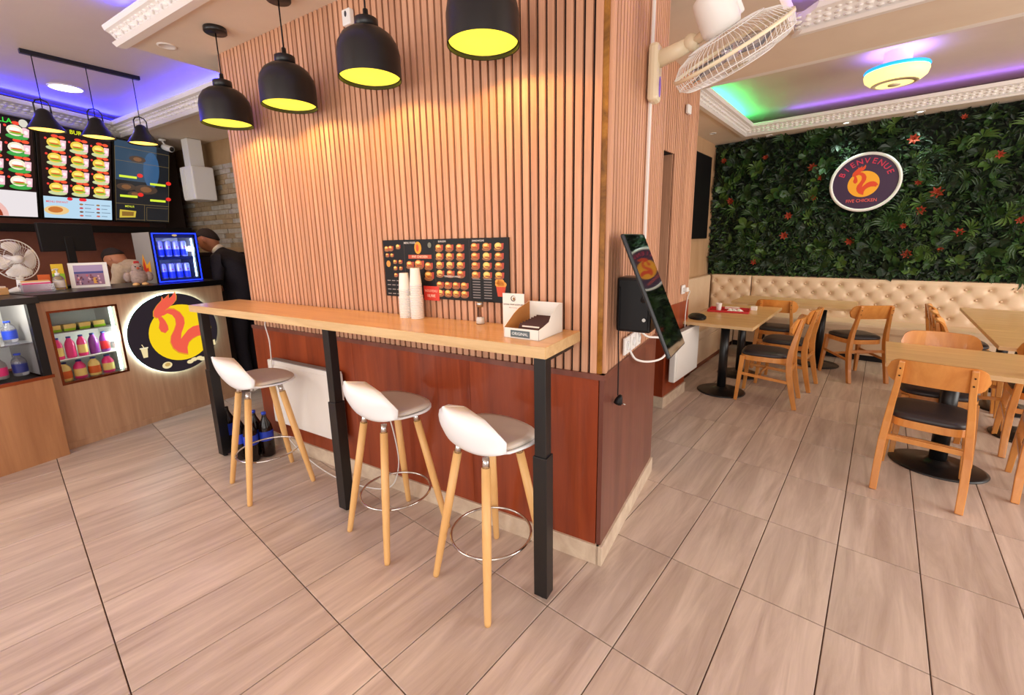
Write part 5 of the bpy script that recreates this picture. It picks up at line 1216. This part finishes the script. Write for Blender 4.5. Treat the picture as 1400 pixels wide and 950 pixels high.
def head_parts(t, org, c, face, up, hair='hair', s=1.0):
    """c centre, face = direction the face looks, up = crown direction"""
    f = Vector(face).normalized(); u = Vector(up); u = (u-f*u.dot(f)).normalized(); r = f.cross(u)
    Mx = T(*(Vector(c)-org)) @ Matrix((r, f, u)).transposed().to_4x4()
    n = 20; vs = []; fs = []
    for i in range(15):
        ph = PI*i/14
        for k in range(n):
            a = 2*PI*k/n; x = .075*math.sin(ph)*math.cos(a); y = .095*math.sin(ph)*math.sin(a); z = .118*math.cos(ph)
            if y > 0 and z < 0: y *= 1-.10*(-z/.118); x *= 1-.25*(-z/.118)**1.5
            if abs(x) < .018 and y > .05 and -.04 < z < .02: y += .018*(1-abs(x)/.018)*(1-abs(z+.012)/.032)
            if y > .05 and .0 < z < .03 and .015 < abs(x) < .045: y -= .006
            vs.append((x*s, y*s, z*s))
    for i in range(14):
        for k in range(n): k2 = (k+1) % n; fs.append((i*n+k, (i+1)*n+k, (i+1)*n+k2, i*n+k2))
    MB().add(vs, fs, smooth=True, mx=Mx).build('head', 'skin', t)
    egg(MB(), (0, 0, 0), (1, 1, 1)); 
    for sx in (-1, 1):
        b = MB().lathe([(0, -1), (.7, -.7), (1, 0), (.7, .7), (0, 1)], 10, mx=Mx @ T(sx*.076*s, -.005*s, -.005*s) @ Matrix.Diagonal((.010, .018, .030, 1)), cap=False); b.build('ear', 'skin', t)
        b = MB().lathe([(0, -1), (.7, -.7), (1, 0), (.7, .7), (0, 1)], 10, mx=Mx @ T(sx*.030*s, .083*s, .012*s) @ Matrix.Diagonal((.011, .006, .006, 1)), cap=False); b.build('eye', 'black', t)
    MB().lathe([(0, -1), (.7, -.7), (1, 0), (.7, .7), (0, 1)], 10, mx=Mx @ T(0, .083*s, -.055*s) @ Matrix.Diagonal((.024, .006, .005, 1)), cap=False).build('mouth', 'plushy', t)
    # hair cap: covers top, back and sides above the ears
    hv = []; hf = []; m_ = 12
    for i in range(m_+1):
        for k in range(n):
            a = 2*PI*k/n; lim = 1.15 + .75*max(0, -math.sin(a)) - .12*max(0, math.sin(a)); ph = lim*i/m_
            g_ = 1.09+.015*math.sin(5*a+3*ph)
            hv.append((.075*g_*math.sin(ph)*math.cos(a)*s, (.095*g_*math.sin(ph)*math.sin(a)-.004)*s, .118*g_*math.cos(ph)*s))
    for i in range(m_):
        for k in range(n): k2 = (k+1) % n; hf.append((i*n+k, (i+1)*n+k, (i+1)*n+k2, i*n+k2))
    o = MB().add(hv, hf, smooth=True, mx=Mx).build('hair', hair, t); o.modifiers.new('s', 'SOLIDIFY').thickness = .008
Lf = -R0; Fv = F0
P = Vector((-5.20, 1.63, 0))
def jp(l, f, z): q = P+Lf*l+Fv*f; return (q.x, q.y, z)
J = {'hip': (jp(-.04, 0, .93), (.15, .17)), 'waist': (jp(-.03, 0, 1.06), (.13, .16)), 'chest': (jp(.02, 0, 1.26), (.15, .185)), 'upper': (jp(.06, 0, 1.38), (.11, .15)), 'neck': (jp(.13, 0, 1.455), (.055, .055)), 'nape': (jp(.17, 0, 1.50), (.050, .050)),
     'shl': (jp(.06, -.17, 1.385), .065), 'ell': (jp(.04, -.24, 1.14), .052), 'wrl': (jp(.24, -.20, 1.06), .038), 'shr': (jp(.06, .17, 1.385), .065), 'elr': (jp(.04, .24, 1.14), .052), 'wrr': (jp(.26, .18, 1.06), .038),
     'hl': (jp(-.04, -.09, .86), .095), 'kl': (jp(-.01, -.10, .48), .070), 'al': (jp(-.05, -.10, .09), .050), 'tl': (jp(.10, -.10, .045), .042), 'hr': (jp(-.04, .09, .86), .095), 'kr': (jp(.02, .10, .48), .070), 'ar': (jp(-.02, .10, .09), .050), 'tr': (jp(.13, .10, .045), .042)}
E_ = [('hip', 'waist'), ('waist', 'chest'), ('chest', 'upper'), ('upper', 'neck'), ('neck', 'nape'), ('upper', 'shl'), ('shl', 'ell'), ('ell', 'wrl'), ('upper', 'shr'), ('shr', 'elr'), ('elr', 'wrr'), ('hip', 'hl'), ('hl', 'kl'), ('kl', 'al'), ('al', 'tl'), ('hip', 'hr'), ('hr', 'kr'), ('kr', 'ar'), ('ar', 'tr')]
def hand(t, org, w_, d, u):
    d = Vector(d).normalized(); u = Vector(u).normalized(); r = d.cross(u).normalized(); w_ = Vector(w_)-org; b = MB()
    b.tube([w_, w_+d*.04, w_+d*.085], [.026, .036, .034], 10)
    for k in range(4):
        q = w_+d*.08+r*(-.027+.018*k); L = (.058, .070, .066, .050)[k]; b.tube([q-d*.01, q+d*L*.5, q+d*L*.8-u*.012, q+d*L-u*.03], [.0095, .009, .008, .006], 8)
    q = w_+d*.03-r*.03; b.tube([q, q-r*.022+d*.025, q-r*.025+d*.055-u*.01], [.012, .010, .008], 8)
    b.build('hand', 'skin', t)
pt, org = person('person', 'person in a dark suit standing bowed at the right end of the counter', J, E_, None, 0, None, None, None, 'suit')
head_parts(pt, org, jp(.235, -.01, 1.565), Lf*1-Vector((0, 0, .45))-Fv*.1, (Lf.x*.4, Lf.y*.4, 1), s=1.04)
MB().tube([Vector(jp(.135, 0, 1.462))-org, Vector(jp(.165, 0, 1.487))-org], [.064, .060], 16).build('collar', 'card', pt)
hand(pt, org, jp(.24, -.20, 1.06), Lf-Vector((0, 0, .15)), (0, 0, 1)); hand(pt, org, jp(.26, .18, 1.06), Lf-Vector((0, 0, .15)), (0, 0, 1))
P = Vector(cp(1.17, 1.0, .07)); P.z = 0
J = {'hip': (jp(-.16, .08, .92), (.14, .16)), 'waist': (jp(-.12, .06, 1.04), (.13, .16)), 'chest': (jp(.02, .02, 1.24), (.15, .18)), 'upper': (jp(.10, 0, 1.31), (.11, .15)), 'neck': (jp(.19, 0, 1.345), (.055, .055)), 'nape': (jp(.23, 0, 1.36), (.050, .050)),
     'shl': (jp(.10, -.17, 1.31), .065), 'ell': (jp(.18, -.20, 1.12), .050), 'wrl': (jp(.38, -.16, 1.06), .036), 'shr': (jp(.10, .17, 1.31), .065), 'elr': (jp(.18, .22, 1.10), .050), 'wrr': (jp(.38, .18, 1.05), .036),
     'hl': (jp(-.16, -.02, .85), .095), 'kl': (jp(-.12, -.04, .48), .070), 'al': (jp(-.18, -.04, .09), .050), 'tl': (jp(-.04, -.04, .045), .042), 'hr': (jp(-.16, .17, .85), .095), 'kr': (jp(-.10, .18, .48), .070), 'ar': (jp(-.16, .18, .09), .050), 'tr': (jp(-.02, .18, .045), .042)}
pt, org = person('person', 'person in a cream shirt bending forward behind the counter beside the fridge', J, E_, None, 0, None, None, None, 'shirt')
head_parts(pt, org, jp(.31, -.0, 1.40), Lf*.6-Vector((0, 0, .8)), (Lf.x, Lf.y, .55))
hand(pt, org, jp(.38, -.16, 1.06), Lf-Vector((0, 0, .15)), (0, 0, 1)); hand(pt, org, jp(.38, .18, 1.05), Lf-Vector((0, 0, .15)), (0, 0, 1))
